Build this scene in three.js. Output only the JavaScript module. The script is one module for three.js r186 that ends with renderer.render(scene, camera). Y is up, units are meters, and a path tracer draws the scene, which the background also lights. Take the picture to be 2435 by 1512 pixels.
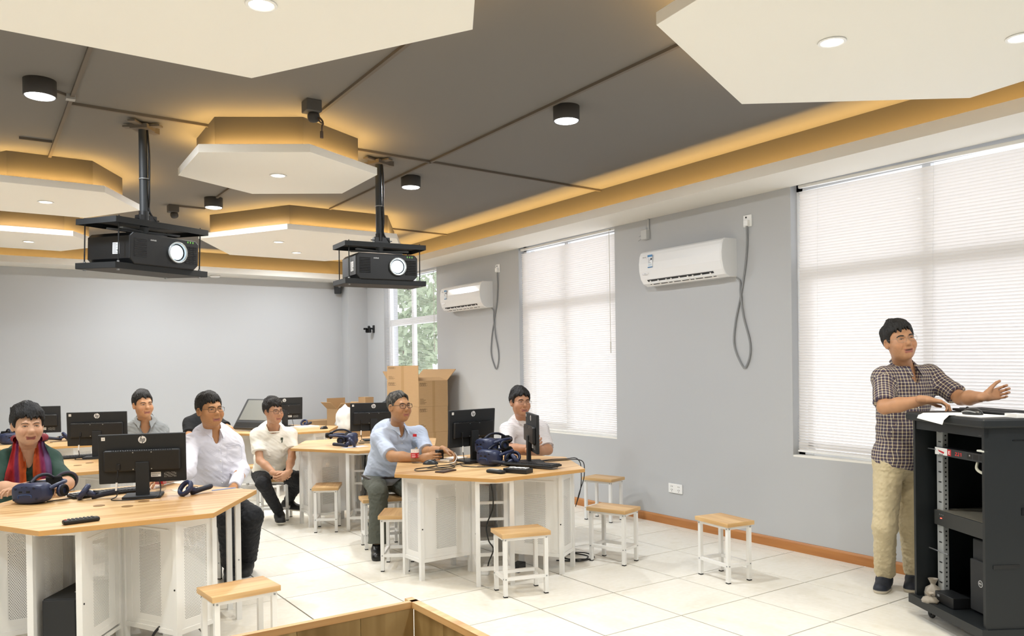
import * as THREE from 'three';
import { RoundedBoxGeometry } from 'three/addons/geometries/RoundedBoxGeometry.js';
import { mergeGeometries, mergeVertices } from 'three/addons/utils/BufferGeometryUtils.js';
import { RectAreaLightUniformsLib } from 'three/addons/lights/RectAreaLightUniformsLib.js';
import { createNoise3D } from 'simplex-noise';

// ---------------------------------------------------------------- camera, sky, exposure
const scene = new THREE.Scene();
const renderer = new THREE.WebGLRenderer({ antialias: true });
renderer.toneMapping = THREE.LinearToneMapping;
renderer.toneMappingExposure = 1.2;
renderer.shadowMap.enabled = true;
RectAreaLightUniformsLib.init();

const FULLH = 1764.2, FOCAL = 1894.07;
const camera = new THREE.PerspectiveCamera(THREE.MathUtils.radToDeg(2 * Math.atan(FULLH / 2 / FOCAL)), 2435 / FULLH, 0.05, 200);
camera.position.set(-3.506, 1.4947, 5.144);
camera.rotation.order = 'YXZ';
camera.rotation.set(-0.00522, -0.60316, -0.01325);
camera.setViewOffset(2435, FULLH, 0, 0, 2435, 1512);

// overcast daylight outside the windows
scene.background = new THREE.Color().setRGB(0.98, 1.0, 1.06);
scene.backgroundIntensity = 1.6;

// light levels of the room's own lamps
const LIGHT = { can: 10, down: 5.5, cove: 115, lensWhite: 6 };
const WARM = [1.0, 0.6, 0.19], SOFTWARM = [1.0, 0.92, 0.78], COOL = [0.94, 0.97, 1.0];

// ---------------------------------------------------------------- helpers
let seed = 12345;
const rnd = () => { seed = (seed * 1664525 + 1013904223) >>> 0; return seed / 4294967296; };
const noise3 = createNoise3D(() => rnd());
const V = (x, y, z) => new THREE.Vector3(x, y, z);
const D2R = Math.PI / 180;
const used = {};
function numbered(n) { used[n] = (used[n] ?? -1) + 1; return used[n] ? n + '_' + String(used[n]).padStart(3, '0') : n; }
function std(color, o = {}) {
  const m = new (o.physical ? THREE.MeshPhysicalMaterial : THREE.MeshStandardMaterial)({ roughness: 0.6, side: THREE.DoubleSide });
  if (Array.isArray(color)) m.color.setRGB(...color); else m.color.set(color);
  const { physical, ...rest } = o; Object.assign(m, rest); return m;
}
function glow(rgb, k, base = 0xffffff) { const m = std(base, { roughness: 0.5 }); m.emissive.setRGB(...rgb); m.emissiveIntensity = k; return m; }
function sh(o) { o.castShadow = true; o.receiveShadow = true; return o; }
// a thing (Group at its base) at top level
function thing(name, label, category, pos = [0, 0, 0], ry = 0, group) {
  const g = new THREE.Group(); g.name = numbered(name); g.position.set(...pos); g.rotation.y = ry;
  g.userData = { label, category }; if (group) g.userData.group = group;
  scene.add(g); return g;
}
// a mesh: a part of parent, or at top level with label and category
function mesh(name, geo, mat, parent, pos, rot) {
  const m = sh(new THREE.Mesh(Array.isArray(geo) ? merge(geo) : geo, mat)); m.name = parent ? name : numbered(name);
  if (pos) m.position.set(...pos); if (rot) m.rotation.set(...rot);
  (parent || scene).add(m); return m;
}
function tag(o, label, category, group) { o.userData.label = label; o.userData.category = category; if (group) o.userData.group = group; return o; }
function struct(name, geo, mat, parent, pos, rot) {
  const m = mesh(name, geo, mat, parent, pos, rot); if (!parent) { m.name = name; m.userData.kind = 'structure'; } return m;
}
function copyOf(root, pos, ry, label, group) {
  const r = root.clone(); r.name = numbered(root.name.replace(/_\d{3}$/, '')); r.position.set(...pos); r.rotation.y = ry;
  r.userData = { ...root.userData, label }; if (group) r.userData.group = group; scene.add(r); return r;
}
function clean(g) {
  let h = g.index ? g.toNonIndexed() : g.clone();
  for (const k of Object.keys(h.attributes)) if (!['position', 'normal', 'uv'].includes(k)) h.deleteAttribute(k);
  if (!h.attributes.normal) h.computeVertexNormals();
  if (!h.attributes.uv) h.setAttribute('uv', new THREE.BufferAttribute(new Float32Array(h.attributes.position.count * 2), 2));
  h.groups = []; return h;
}
const merge = (list) => mergeGeometries(list.map(clean));
const tr = (g, x = 0, y = 0, z = 0, rx = 0, ry = 0, rz = 0) => {
  if (rx) g.rotateX(rx); if (ry) g.rotateY(ry); if (rz) g.rotateZ(rz); return g.translate(x, y, z);
};
const bx = (w, h, d, x = 0, y = 0, z = 0, rx = 0, ry = 0, rz = 0) => tr(new THREE.BoxGeometry(w, h, d), x, y, z, rx, ry, rz);
const rb = (w, h, d, r, x = 0, y = 0, z = 0, rx = 0, ry = 0, rz = 0, s = 2) => tr(new RoundedBoxGeometry(w, h, d, s, Math.min(r, w / 2.01, h / 2.01, d / 2.01)), x, y, z, rx, ry, rz);
const cyl = (r0, r1, h, n = 20, x = 0, y = 0, z = 0, rx = 0, ry = 0, rz = 0) => tr(new THREE.CylinderGeometry(r1, r0, h, n), x, y, z, rx, ry, rz);
const sph = (r, x = 0, y = 0, z = 0, n = 16) => new THREE.SphereGeometry(r, n, Math.round(n * 0.7)).translate(x, y, z);
function tube(pts, r, seg = 40, rad = 6, closed = false) {
  const c = new THREE.CatmullRomCurve3(pts.map((p) => V(...p)), closed, 'centripetal');
  return new THREE.TubeGeometry(c, seg, r, rad, closed);
}
function bar(a, b, w, h = w) { // square bar between two points
  const A = V(...a), B = V(...b), d = B.clone().sub(A), L = d.length();
  const g = new THREE.BoxGeometry(w, h, L); g.applyQuaternion(new THREE.Quaternion().setFromUnitVectors(V(0, 0, 1), d.normalize()));
  return g.translate((A.x + B.x) / 2, (A.y + B.y) / 2, (A.z + B.z) / 2);
}
function rod(a, b, r, n = 8, r2 = r) {
  const A = V(...a), B = V(...b), d = B.clone().sub(A), L = d.length();
  const g = new THREE.CylinderGeometry(r2, r, L, n); g.applyQuaternion(new THREE.Quaternion().setFromUnitVectors(V(0, 1, 0), d.normalize()));
  return g.translate((A.x + B.x) / 2, (A.y + B.y) / 2, (A.z + B.z) / 2);
}
function lathe(pts, n = 28) { return new THREE.LatheGeometry(pts.map((p) => new THREE.Vector2(p[0], p[1])), n); }
function extr(pts, depth, bevel = 0) {
  const s = new THREE.Shape(pts.map((p) => new THREE.Vector2(p[0], p[1])));
  return new THREE.ExtrudeGeometry(s, { depth, bevelEnabled: bevel > 0, bevelThickness: bevel, bevelSize: bevel, bevelSegments: 2, steps: 1 });
}
// uv in metres by the dominant direction of each face
function uvBox(g, off = [0, 0], swap = false) {
  const h = g.index ? g.toNonIndexed() : g; const p = h.attributes.position, n = p.count, uv = new Float32Array(n * 2);
  const a = V(), b = V(), c = V(), e = V();
  for (let i = 0; i < n; i += 3) {
    a.fromBufferAttribute(p, i); b.fromBufferAttribute(p, i + 1); c.fromBufferAttribute(p, i + 2);
    e.copy(b).sub(a).cross(c.clone().sub(a)); const ax = Math.abs(e.x), ay = Math.abs(e.y), az = Math.abs(e.z);
    [a, b, c].forEach((q, k) => {
      let u = q.x, v = q.z; if (ax >= ay && ax >= az) { u = q.z; v = q.y; } else if (az >= ay) { u = q.x; v = q.y; }
      uv[(i + k) * 2] = (swap ? v : u) + off[0]; uv[(i + k) * 2 + 1] = (swap ? u : v) + off[1];
    });
  }
  h.setAttribute('uv', new THREE.BufferAttribute(uv, 2)); return h;
}
function canvasTex(w, h, draw, opt = {}) {
  const c = document.createElement('canvas'); c.width = w; c.height = h; draw(c.getContext('2d'), w, h);
  const t = new THREE.CanvasTexture(c); if (opt.srgb !== false) t.colorSpace = THREE.SRGBColorSpace;
  if (opt.repeat) { t.wrapS = t.wrapT = THREE.RepeatWrapping; t.repeat.set(...opt.repeat); }
  return t;
}
function pixTex(w, h, f, opt = {}) {
  const d = new Uint8Array(w * h * 4);
  for (let y = 0; y < h; y++) for (let x = 0; x < w; x++) { const c = f(x / w, y / h); const o = (y * w + x) * 4; d[o] = c[0]; d[o + 1] = c[1]; d[o + 2] = c[2]; d[o + 3] = 255; }
  const t = new THREE.DataTexture(d, w, h); t.magFilter = THREE.LinearFilter; t.minFilter = THREE.LinearMipmapLinearFilter; t.generateMipmaps = true;
  if (opt.srgb !== false) t.colorSpace = THREE.SRGBColorSpace; t.wrapS = t.wrapT = THREE.RepeatWrapping; if (opt.repeat) t.repeat.set(...opt.repeat); t.needsUpdate = true; return t;
}
// tiling noise on a torus
const TAU = Math.PI * 2;
function tnoise(u, v, fu, fv, s) { // periodic in u and v
  const a = u * TAU, b = v * TAU, ru = fu / TAU, rv = fv / TAU;
  return 0.5 * (noise3(Math.cos(a) * ru + s, Math.sin(a) * ru, Math.cos(b) * rv + s * 1.7) + noise3(Math.cos(a) * ru - s, Math.sin(a) * ru + 9.1, Math.sin(b) * rv + s * 0.3));
}
const clamp = (x, a = 0, b = 1) => Math.min(b, Math.max(a, x));
const mix = (a, b, t) => a + (b - a) * t;
const smooth = (a, b, x) => { const t = clamp((x - a) / (b - a)); return t * t * (3 - 2 * t); };

// ---------------------------------------------------------------- materials
const woodTex = (base, dark, repeat, s, streak = 1) => pixTex(512, 512, (u, v) => {
  const g1 = tnoise(u, v, 1.6, 26, s), g2 = tnoise(u, v, 3, 90, s + 5), g3 = tnoise(u, v, 1.2, 7, s + 11);
  const t = clamp(0.36 + 0.62 * streak * g1 + 0.22 * g2 + 0.3 * g3);
  return [0, 1, 2].map((i) => Math.round(clamp(mix(base[i], dark[i], t) / 255) * 255));
}, { repeat });
const T_wood = woodTex([224, 190, 140], [178, 132, 80], [0.8, 0.8], 3);
const T_woodB = woodTex([218, 182, 130], [172, 126, 74], [1.0, 1.0], 31);
const T_panel = woodTex([172, 150, 104], [126, 104, 62], [0.7, 0.7], 57, 1.4);
const T_base = woodTex([190, 130, 72], [160, 100, 50], [1, 1.4], 71, 0.7);
const M = {
  wall: std('#bcbec0', { roughness: 0.85 }),
  ceil: std('#6d6b68', { roughness: 0.9 }),
  white: std('#f1efe8', { roughness: 0.75 }),
  soffit: std('#e6e3db', { roughness: 0.8 }),
  band: std('#57524a', { roughness: 0.8 }),
  wood: std('#ffffff', { map: T_wood, roughness: 0.38 }),
  woodB: std('#ffffff', { map: T_woodB, roughness: 0.38 }),
  edge: std('#c99a5c', { roughness: 0.45 }),
  panel: std('#ffffff', { map: T_panel, roughness: 0.5 }),
  base: std('#ffffff', { map: T_base, roughness: 0.4 }),
  metal: std('#eeeeec', { roughness: 0.4 }),
  foot: std('#222222', { roughness: 0.7 }),
  black: std('#15171a', { roughness: 0.45 }),
  blackM: std('#1c1f22', { roughness: 0.65 }),
  blackG: std('#0b0c0e', { roughness: 0.16 }),
  steel: std('#b9bcbf', { roughness: 0.35, metalness: 0.9 }),
  zinc: std('#9ea1a3', { roughness: 0.5, metalness: 0.4 }),
  cable: std('#121214', { roughness: 0.5 }),
  cableW: std('#e6e6e4', { roughness: 0.5 }),
  greyCable: std('#8d8f90', { roughness: 0.6 }),
  plasticW: std('#f3f3f1', { roughness: 0.3 }),
  acW: std('#f4f5f6', { roughness: 0.16 }),
  paper: std('#f6f5f1', { roughness: 0.85 }),
  conduit: std('#5c554d', { roughness: 0.7 }),
  glass: new THREE.MeshPhysicalMaterial({ color: 0xffffff, transmission: 1, thickness: 0, roughness: 0.0, ior: 1.45 }),
  navy: std('#27304f', { roughness: 0.42 }),
  navyD: std('#181d30', { roughness: 0.55 }),
  rubber: std('#101114', { roughness: 0.85 }),
  card: std('#b3926a', { roughness: 0.9 }),
  red: std('#c4232c', { roughness: 0.4 }),
};
// ---------------------------------------------------------------- the room
const XW = 1.925, XL = -7.2, ZB = -7.13, ZF = 7.2, CEIL = 3.2, SOF = 2.895;
const WIN = [[-6.25, -4.56], [-2.575, -0.886], [1.19, 3.35]], SILL = 0.752;
{ // floor: dark slab with white raised-floor tiles on it
  const fl = struct('floor', bx(XW - XL, 0.2, ZF - ZB, (XW + XL) / 2, -0.13, (ZF + ZB) / 2), std('#0c0b0a', { roughness: 0.9 }));
  const T_tile = pixTex(512, 512, (u, v) => {
    const a = tnoise(u, v, 5, 5, 2.2), b = tnoise(u, v, 60, 60, 8.1), c = tnoise(u, v, 17, 17, 4.4);
    const k = 0.035 * smooth(0.1, 0.8, a) + 0.02 * b + 0.03 * smooth(0.35, 0.8, c);
    return [237 * (1 - k), 234 * (1 - k * 1.15), 224 * (1 - k * 1.6)].map(Math.round);
  }, { repeat: [0.45, 0.45] });
  const tileMat = std('#ffffff', { map: T_tile, roughness: 0.3 });
  const variants = [];
  for (let k = 0; k < 8; k++) variants.push(uvBox(rb(0.595, 0.012, 0.595, 0.0015, 0, -0.006, 0, 0, 0, 0, 1), [k * 0.73, k * 1.31], k % 2 === 1));
  camera.updateMatrixWorld(); camera.updateProjectionMatrix();
  const rest = []; let n = 0;
  const inView = (x, z) => [[-.3, -.3], [.3, -.3], [-.3, .3], [.3, .3]].some(([a, b]) => { const q = V(x + a, 0, z + b).project(camera); return q.z < 1 && Math.abs(q.x) < 1.06 && Math.abs(q.y) < 1.06; });
  for (let i = -12; i <= 3; i++) for (let j = -12; j <= 11; j++) {
    const x0 = Math.max(i * 0.6, XL), x1 = Math.min((i + 1) * 0.6, XW), z0 = Math.max(j * 0.6, ZB), z1 = Math.min((j + 1) * 0.6, ZF);
    if (x1 - x0 < 0.02 || z1 - z0 < 0.02) continue;
    const sx = (x1 - x0 - 0.009) / 0.595, sz = (z1 - z0 - 0.009) / 0.595, cx = (x0 + x1) / 2, cz = (z0 + z1) / 2;
    const k = Math.floor(rnd() * 8);
    if (inView(cx, cz) && n < 290) { n++; const m = mesh('tile', variants[k], tileMat, fl, [cx, 0, cz]); m.scale.set(sx, 1, sz); }
    else rest.push(variants[k].clone().scale(sx, 1, sz).translate(cx, 0, cz));
  }
  const r = mesh('tile', rest, tileMat, fl); r.userData.kind = 'stuff';
}
{ // walls with thickness
  const T = 0.24, right = [bx(T, SILL, ZF - ZB, XW + T / 2, SILL / 2, (ZF + ZB) / 2), bx(T, 3.5 - SOF - 0.02, ZF - ZB, XW + T / 2, (3.5 + SOF + 0.02) / 2, (ZF + ZB) / 2)];
  let z = ZB; for (const [a, b] of [...WIN, [ZF, ZF]]) { right.push(bx(T, SOF + 0.02 - SILL, a - z, XW + T / 2, (SILL + SOF + 0.02) / 2, (a + z) / 2)); z = b; }
  struct('wall_right', right, M.wall);
  struct('wall_back', bx(XW - XL + 0.48, 3.5, 0.24, (XW + XL) / 2, 1.75, ZB - 0.12), M.wall);
  struct('wall_front', bx(XW - XL + 0.48, 3.5, 0.24, (XW + XL) / 2, 1.75, ZF + 0.12), M.wall);
  struct('wall_left', bx(0.24, 3.5, ZF - ZB, XL - 0.12, 1.75, (ZF + ZB) / 2), M.wall);
  struct('wall_corner', bx(XW - 1.589, SOF, ZB * -1 - 6.865, (XW + 1.589) / 2, SOF / 2, (ZB - 6.865) / 2), M.wall);
  struct('ceiling', bx(XW - XL, 0.3, ZF - ZB, (XW + XL) / 2, CEIL + 0.15, (ZF + ZB) / 2), M.ceil);
  // wooden skirting with a rounded top along the window wall
  const prof = [[0, 0], [0.014, 0], [0.014, 0.062], [0.01, 0.072], [0.006, 0.078], [0, 0.08]];
  const sk = extr(prof, ZF - -6.865); sk.rotateY(Math.PI); sk.translate(XW, 0, ZF);
  struct('baseboard_right', uvBox(sk), M.base);
  const sb = extr(prof, 1.589 - XL); sb.rotateY(-Math.PI / 2); sb.translate(1.589, 0, ZB);
  struct('baseboard_back', uvBox(sb), M.base);
  // lowered soffits with a light trough behind a lip
  const FX = 1.44, BXX = 1.60, FZ = ZB + 0.485, BZ = FZ - 0.16;
  const FXL = XL + 0.485, BXL = FXL - 0.16, FZF = ZF - 0.485, BZF = FZF + 0.16;
  const run = (axis, a, b, f0, f1, w) => { // board, lip, upright band of one side
    const L = b - a, m = (a + b) / 2, s = Math.sign(w - f0);
    const P = (u0, u1, y0, y1) => axis === 'z' ? bx(Math.abs(u1 - u0), y1 - y0, L, (u0 + u1) / 2, (y0 + y1) / 2, m) : bx(L, y1 - y0, Math.abs(u1 - u0), m, (y0 + y1) / 2, (u0 + u1) / 2);
    return [[P(f0, w, SOF, 2.928), P(f0, f0 + s * 0.014, 2.928, 2.978)], [P(f1, w, 2.928, CEIL)]];
  };
  const t1 = run('z', FZ, FZF, FX, BXX, XW), t2 = run('x', FXL, FX + 0.485, FZ, BZ, ZB), t3 = run('z', FZ, FZF, FXL, BXL, XL), t4 = run('x', FXL, FX + 0.485, FZF, BZF, ZF);
  [t1, t2, t3, t4].forEach((t, i) => { const s = struct('trim_' + (i + 1), t[0], M.soffit); mesh('cove_band', t[1], M.band, s); });
  // the warm strips lying in the troughs
  const strip = (x, z, len, alongX, nm) => {
    const s = thing('light_strip', nm, 'light strip', [x, 2.932, z]);
    mesh('tape', alongX ? bx(len, 0.004, 0.012, 0, 0, 0) : bx(0.012, 0.004, len, 0, 0, 0), glow(WARM, 4), s);
    const l = new THREE.RectAreaLight(new THREE.Color(...WARM), LIGHT.cove, alongX ? len : 0.014, alongX ? 0.014 : len);
    l.position.set(0, 0.006, 0); l.rotation.x = Math.PI / 2; s.add(l);
  };
  strip(1.497, (FZ + FZF) / 2, FZF - FZ, false, 'warm light strip in the ceiling trough along the window wall');
  strip((FXL + 1.44) / 2, FZ - 0.057, 1.44 - FXL, true, 'warm light strip in the ceiling trough along the back wall');
  strip(FXL - 0.057, (FZ + FZF) / 2, FZF - FZ, false, 'warm light strip in the ceiling trough along the left wall');
}
// ---------------------------------------------------------------- windows and blinds
{
  const frameMat = std('#eef0f2', { roughness: 0.35 });
  WIN.forEach(([a, b], i) => {
    const w = new THREE.Group(); w.name = 'window_' + (i + 1); w.userData.kind = 'structure'; scene.add(w);
    const x = XW + 0.11, H = SOF + 0.02, f = 0.055, zc = (a + b) / 2, L = b - a, ty = 2.2;
    mesh('window_frame', [bx(0.06, f, L, x, SILL + f / 2, zc), bx(0.06, f, L, x, H - f / 2, zc), bx(0.06, H - SILL, f, x, (SILL + H) / 2, a + f / 2), bx(0.06, H - SILL, f, x, (SILL + H) / 2, b - f / 2),
      bx(0.065, 0.1, L, x, ty, zc), bx(0.05, ty - SILL, 0.07, x, (SILL + ty) / 2, zc - 0.04), bx(0.05, H - ty, 0.06, x, (ty + H) / 2, zc - 0.04),
      bx(0.03, ty - SILL, 0.045, x - 0.02, (SILL + ty) / 2, a + 0.11), bx(0.03, 0.045, L / 2, x - 0.02, SILL + 0.09, zc - L / 4)], frameMat, w);
    for (const [y0, y1, z0, z1] of [[SILL + f, ty - 0.05, a + f, zc - 0.075], [SILL + f, ty - 0.05, zc - 0.005, b - f], [ty + 0.05, H - f, a + f, zc - 0.07], [ty + 0.05, H - f, zc - 0.01, b - f]])
      mesh('pane', bx(0.004, y1 - y0, z1 - z0, x, (y0 + y1) / 2, (z0 + z1) / 2), M.glass, w);
    mesh('window_sill', bx(0.14, 0.014, L - 0.002, XW + 0.07, SILL + 0.007, zc), M.white, w);
  });
  // slat: a shallow crowned strip, long axis z
  const slatMat = new THREE.MeshPhysicalMaterial({ color: 0xf4f1ee, roughness: 0.9, transmission: 0.34, thickness: 0, side: THREE.DoubleSide });
  const slat = (len, tilt) => {
    const n = 4, W = 0.025, pos = [], idx = [];
    for (let k = 0; k <= n; k++) { const t = k / n - 0.5, u = t * W, h = 0.0022 * (1 - 4 * t * t); const c = Math.cos(tilt), s = Math.sin(tilt); const X = u * c - h * s * -1, Y = -u * s + h * c; pos.push(X, Y, -len / 2, X, Y, len / 2); }
    for (let k = 0; k < n; k++) { const o = k * 2; idx.push(o, o + 1, o + 2, o + 1, o + 3, o + 2); }
    const g = new THREE.BufferGeometry(); g.setAttribute('position', new THREE.Float32BufferAttribute(pos, 3)); g.setIndex(idx); g.computeVertexNormals(); return g;
  };
  const labels = ['white venetian blind with open slats at the window behind the cardboard boxes', 'closed white venetian blind on the window between the two air conditioners', 'wide closed white venetian blind on the window behind the standing man'];
  WIN.forEach(([a, b], i) => {
    const L = b - a - 0.035, tilt = (i === 0 ? -5 : 56) * D2R, zc = (a + b) / 2 + (i ? 0.012 : 0);
    const g = thing('window_blind', labels[i], 'blind', [XW + 0.032, SILL + 0.018, zc]);
    if (i === 2) g.rotation.x = 0.9 * D2R; if (i === 1) g.rotation.x = -0.25 * D2R;
    const top = (i === 2 ? 2.1 : 2.108), S = slat(L, tilt), pitch = 0.0222, n = Math.floor((top - 0.05) / pitch);
    mesh('headrail', rb(0.03, 0.026, L + 0.01, 0.004, 0, top, 0), M.plasticW, g);
    for (let k = 0; k < n; k++) mesh('slat', S, slatMat, g, [0, 0.028 + k * pitch, 0]);
    mesh('bottom_rail', rb(0.024, 0.014, L, 0.004, 0, 0.012, 0), M.plasticW, g);
    for (const q of [-0.42, 0, 0.42]) mesh('ladder_cord', [rod([-0.012, 0.01, q * L], [-0.012, top, q * L], 0.0007, 4), rod([0.012, 0.01, q * L], [0.012, top, q * L], 0.0007, 4)], M.cableW, g);
    const zw = L / 2 - 0.07, wl = i === 0 ? 1.05 : 1.15;
    mesh('tilt_wand', [rod([-0.03, top - 0.02, zw], [-0.03, top - wl, zw], 0.0035, 6), rod([-0.03, top - wl + 0.005, zw], [-0.03, top - wl - 0.11, zw], 0.007, 8, 0.005), bx(0.03, 0.012, 0.012, -0.018, top - 0.006, zw)], std('#d9d6cc', { roughness: 0.35 }), g);
  });
}
// ---------------------------------------------------------------- hexagonal ceiling panels
{
  const hexPts = (R, rot) => [0, 1, 2, 3, 4, 5].map((k) => [R * Math.cos(rot + k * Math.PI / 3), R * Math.sin(rot + k * Math.PI / 3)]);
  const hexPrism = (R, rot, y0, y1, bev = 0) => { const g = extr(hexPts(R - bev, rot), y1 - y0 - 2 * bev, bev); g.rotateX(Math.PI / 2); g.translate(0, y1 - bev, 0); return g; };
  const downlight = (g, x, z) => {
    const d = mesh('downlight', lathe([[0.052, 0.004], [0.062, -0.001], [0.06, -0.005], [0.05, -0.006], [0.045, 0.004]], 28), M.plasticW, g, [x, -0.271, z]);
    mesh('lens', cyl(0.047, 0.047, 0.004, 24, 0, -0.001, 0), glow(SOFTWARM, LIGHT.lensWhite), d);
    const s = new THREE.SpotLight(new THREE.Color(...SOFTWARM), LIGHT.down, 0, 68 * D2R, 0.7, 2); s.position.set(x, -0.282, z); s.target.position.set(x, -3, z); s.castShadow = true; s.shadow.radius = 2.2; g.add(s, s.target);
  };
  function panel(label, x, z, big, rotDeg, lamps) {
    const R = big ? 1.232 : 0.725, r = big ? 1.112 : 0.587, rot = rotDeg * D2R;
    const g = thing('ceiling_panel', label, 'ceiling panel', [x, CEIL, z]);
    mesh('slab', hexPrism(R, rot, -0.27, -0.215, 0.002), M.white, g);
    mesh('core', hexPrism(r, rot, -0.215, 0), M.band, g);
    const q = r + (R - r) * 0.36, P = hexPts(q, rot), tape = [];
    for (let k = 0; k < 6; k++) {
      const A = P[k], B = P[(k + 1) % 6], L = Math.hypot(B[0] - A[0], B[1] - A[1]), mx = (A[0] + B[0]) / 2, mz = (A[1] + B[1]) / 2, ang = Math.atan2(B[1] - A[1], B[0] - A[0]);
      tape.push(bx(L, 0.004, 0.012, mx, -0.212, mz, 0, 0, 0).translate(-mx, 0, -mz).rotateY(-ang).translate(mx, 0, mz));
      const l = new THREE.RectAreaLight(new THREE.Color(...WARM), LIGHT.cove * 0.82, L * 0.97, 0.014); l.position.set(mx, -0.206, mz); l.rotation.set(Math.PI / 2, 0, -ang, 'YXZ'); l.rotation.set(Math.PI / 2, 0, 0);
      const h = new THREE.Group(); h.position.set(mx, 0, mz); h.rotation.y = -ang; l.position.set(0, -0.206, 0); h.add(l); g.add(h);
    }
    mesh('light_strip', tape, glow(WARM, 4), g);
    for (const [lx, lz] of lamps) downlight(g, lx, lz);
  }
  const tri = (a) => [0, 120, 240].map((d) => [0.48 * Math.cos((a + d) * D2R), 0.48 * Math.sin((a + d) * D2R)]);
  panel('small white hexagonal ceiling panel above and between the two projectors', -1.575, -0.665, false, 32, [[0, 0]]);
  panel('small white hexagonal ceiling panel behind the left projector', -2.918, -2.566, false, 0, [[0, 0]]);
  panel('farthest small hexagonal ceiling panel near the back wall at left', -2.9, -4.98, false, 0, [[0, 0]]);
  panel('large hexagonal ceiling panel behind the right projector with several downlights', -0.151, -3.9, true, 0, tri(153));
  panel('large hexagonal ceiling panel cut off by the top left of the photo', -2.935, 2.265, true, 0, tri(-31));
  panel('large hexagonal ceiling panel at top right above the standing man', -0.091, 3.465, true, -23, tri(6));
  panel('large hexagonal ceiling panel beyond the left edge of the photo', -5.75, -1.3, true, 0, tri(30));
  panel('large hexagonal ceiling panel behind the photographer by the left wall', -5.4, 4.2, true, 0, tri(30));
}
// ---------------------------------------------------------------- surface mounted round ceiling lamps
{
  const body = lathe([[0, 0], [0.087, 0], [0.087, -0.092], [0.082, -0.096], [0.078, -0.09], [0.078, -0.08], [0, -0.08]], 36);
  const lens = lathe([[0, -0.104], [0.05, -0.103], [0.074, -0.097], [0.078, -0.088]], 32);
  const bm = std('#4a4a4c', { roughness: 0.55 }), lm = glow(COOL, LIGHT.lensWhite);
  for (const [x, z, label] of [[-3.116, -0.234, 'round dark ceiling lamp at the far left beside the cable conduit'], [-0.217, 1.038, 'round dark ceiling lamp alone in the middle of the grey ceiling'], [-0.199, -1.208, 'round dark ceiling lamp right of the right projector pole'], [-1.448, -2.999, 'small looking round ceiling lamp between the two projectors'],
    [-2.9, -3.78, 'round ceiling lamp hidden behind the second hexagonal panel at left'], [-1.45, -5.75, 'round ceiling lamp near the back wall, hidden by the left projector'], [0.5, -5.75, 'round ceiling lamp near the back wall, hidden by the far large panel'],
    [-5.0, 1.4, 'round ceiling lamp out of view by the left wall'], [-1.6, 5.4, 'round ceiling lamp out of view behind the photographer'], [0.8, 5.3, 'round ceiling lamp out of view near the front right corner']]) {
    const g = thing('ceiling_lamp', label, 'ceiling lamp', [x, CEIL, z], 0, 'round surface-mounted ceiling lamps');
    mesh('housing', body, bm, g); mesh('lens', lens, lm, g);
    const l = new THREE.RectAreaLight(new THREE.Color(...COOL), LIGHT.can / 0.0196, 0.14, 0.14); l.position.set(0, -0.107, 0); l.rotation.x = -Math.PI / 2; g.add(l);
  }
}
// ---------------------------------------------------------------- conduits on the ceiling
{
  const con = (label, a, b) => tag(mesh('ceiling_conduit', [bar([a[0], CEIL - 0.009, a[1]], [b[0], CEIL - 0.009, b[1]], 0.022, 0.018)], M.conduit), label, 'conduit', 'cable conduits on the grey ceiling');
  con('ceiling conduit running away beside the leftmost round lamp', [-2.94, 1.2], [-2.925, -2.05]);
  con('ceiling conduit running sideways over the left projector pole', [-2.93, -0.565], [-2.08, -0.585]);
  con('short dark ceiling conduit stub at the far left', [-3.152, -1.593], [-2.945, -1.588]);
  con('ceiling conduit ending at the torn junction box', [-1.575, 1.6], [-1.54, 0.03]);
  con('longest ceiling conduit running past the middle round lamp', [-0.36, 2.6], [-0.285, -2.89]);
  con('ceiling conduit crossing to the window trough in front of the right projector', [-1.0, -0.6], [1.6, -0.72]);
  con('ceiling conduit reaching the window trough behind the right projector', [0.8, -3.645], [1.6, -3.695]);
  con('ceiling conduit leading to the small looking round lamp', [-1.44, -2.2], [-1.438, -2.93]);
  con('ceiling conduit joining the small looking lamp to its junction box', [-1.66, -3.53], [-1.40, -3.53]);
  mesh('bracket', bx(0.05, 0.03, 0.05, -2.94, CEIL - 0.015, -0.42), M.zinc).userData = { label: 'small metal clip on the leftmost ceiling conduit', category: 'clip' };
  mesh('conduit_stub', bar([-3.05, CEIL - 0.008, -0.35], [-2.95, CEIL - 0.008, -0.42], 0.016), M.conduit).userData = { label: 'short cable stub joining the leftmost round lamp', category: 'conduit' };
  const jbox = (label, x, z, wire) => {
    const j = thing('junction_box', label, 'junction box', [x, CEIL, z]);
    mesh('box', [rb(0.1, 0.075, 0.1, 0.006, 0, -0.037, 0)], std('#4b4a49', { roughness: 0.8 }), j);
    mesh('wrapping', rb(0.075, 0.07, 0.07, 0.03, 0.012, -0.1, 0.0, 0.2, 0.3, 0.3), std('#3c3b3b', { roughness: 0.9 }), j);
    if (wire) mesh('wire', [tube([[0.04, -0.1, 0.02], [0.06, -0.13, 0.03], [0.05, -0.17, 0.04], [0.052, -0.2, 0.035]], 0.006, 16), tube([[0.03, -0.11, 0.03], [0.035, -0.14, 0.05], [0.06, -0.15, 0.045]], 0.005, 12), rb(0.02, 0.045, 0.015, 0.004, 0.05, -0.215, 0.035)], std('#5a4a3c', { roughness: 0.8 }), j);
  };
  jbox('dark torn junction box with loose wire hanging from the ceiling', -1.66, 0.26, true);
  jbox('small grey junction box on the ceiling behind the left projector', -1.71, -3.56, false);
}
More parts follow.
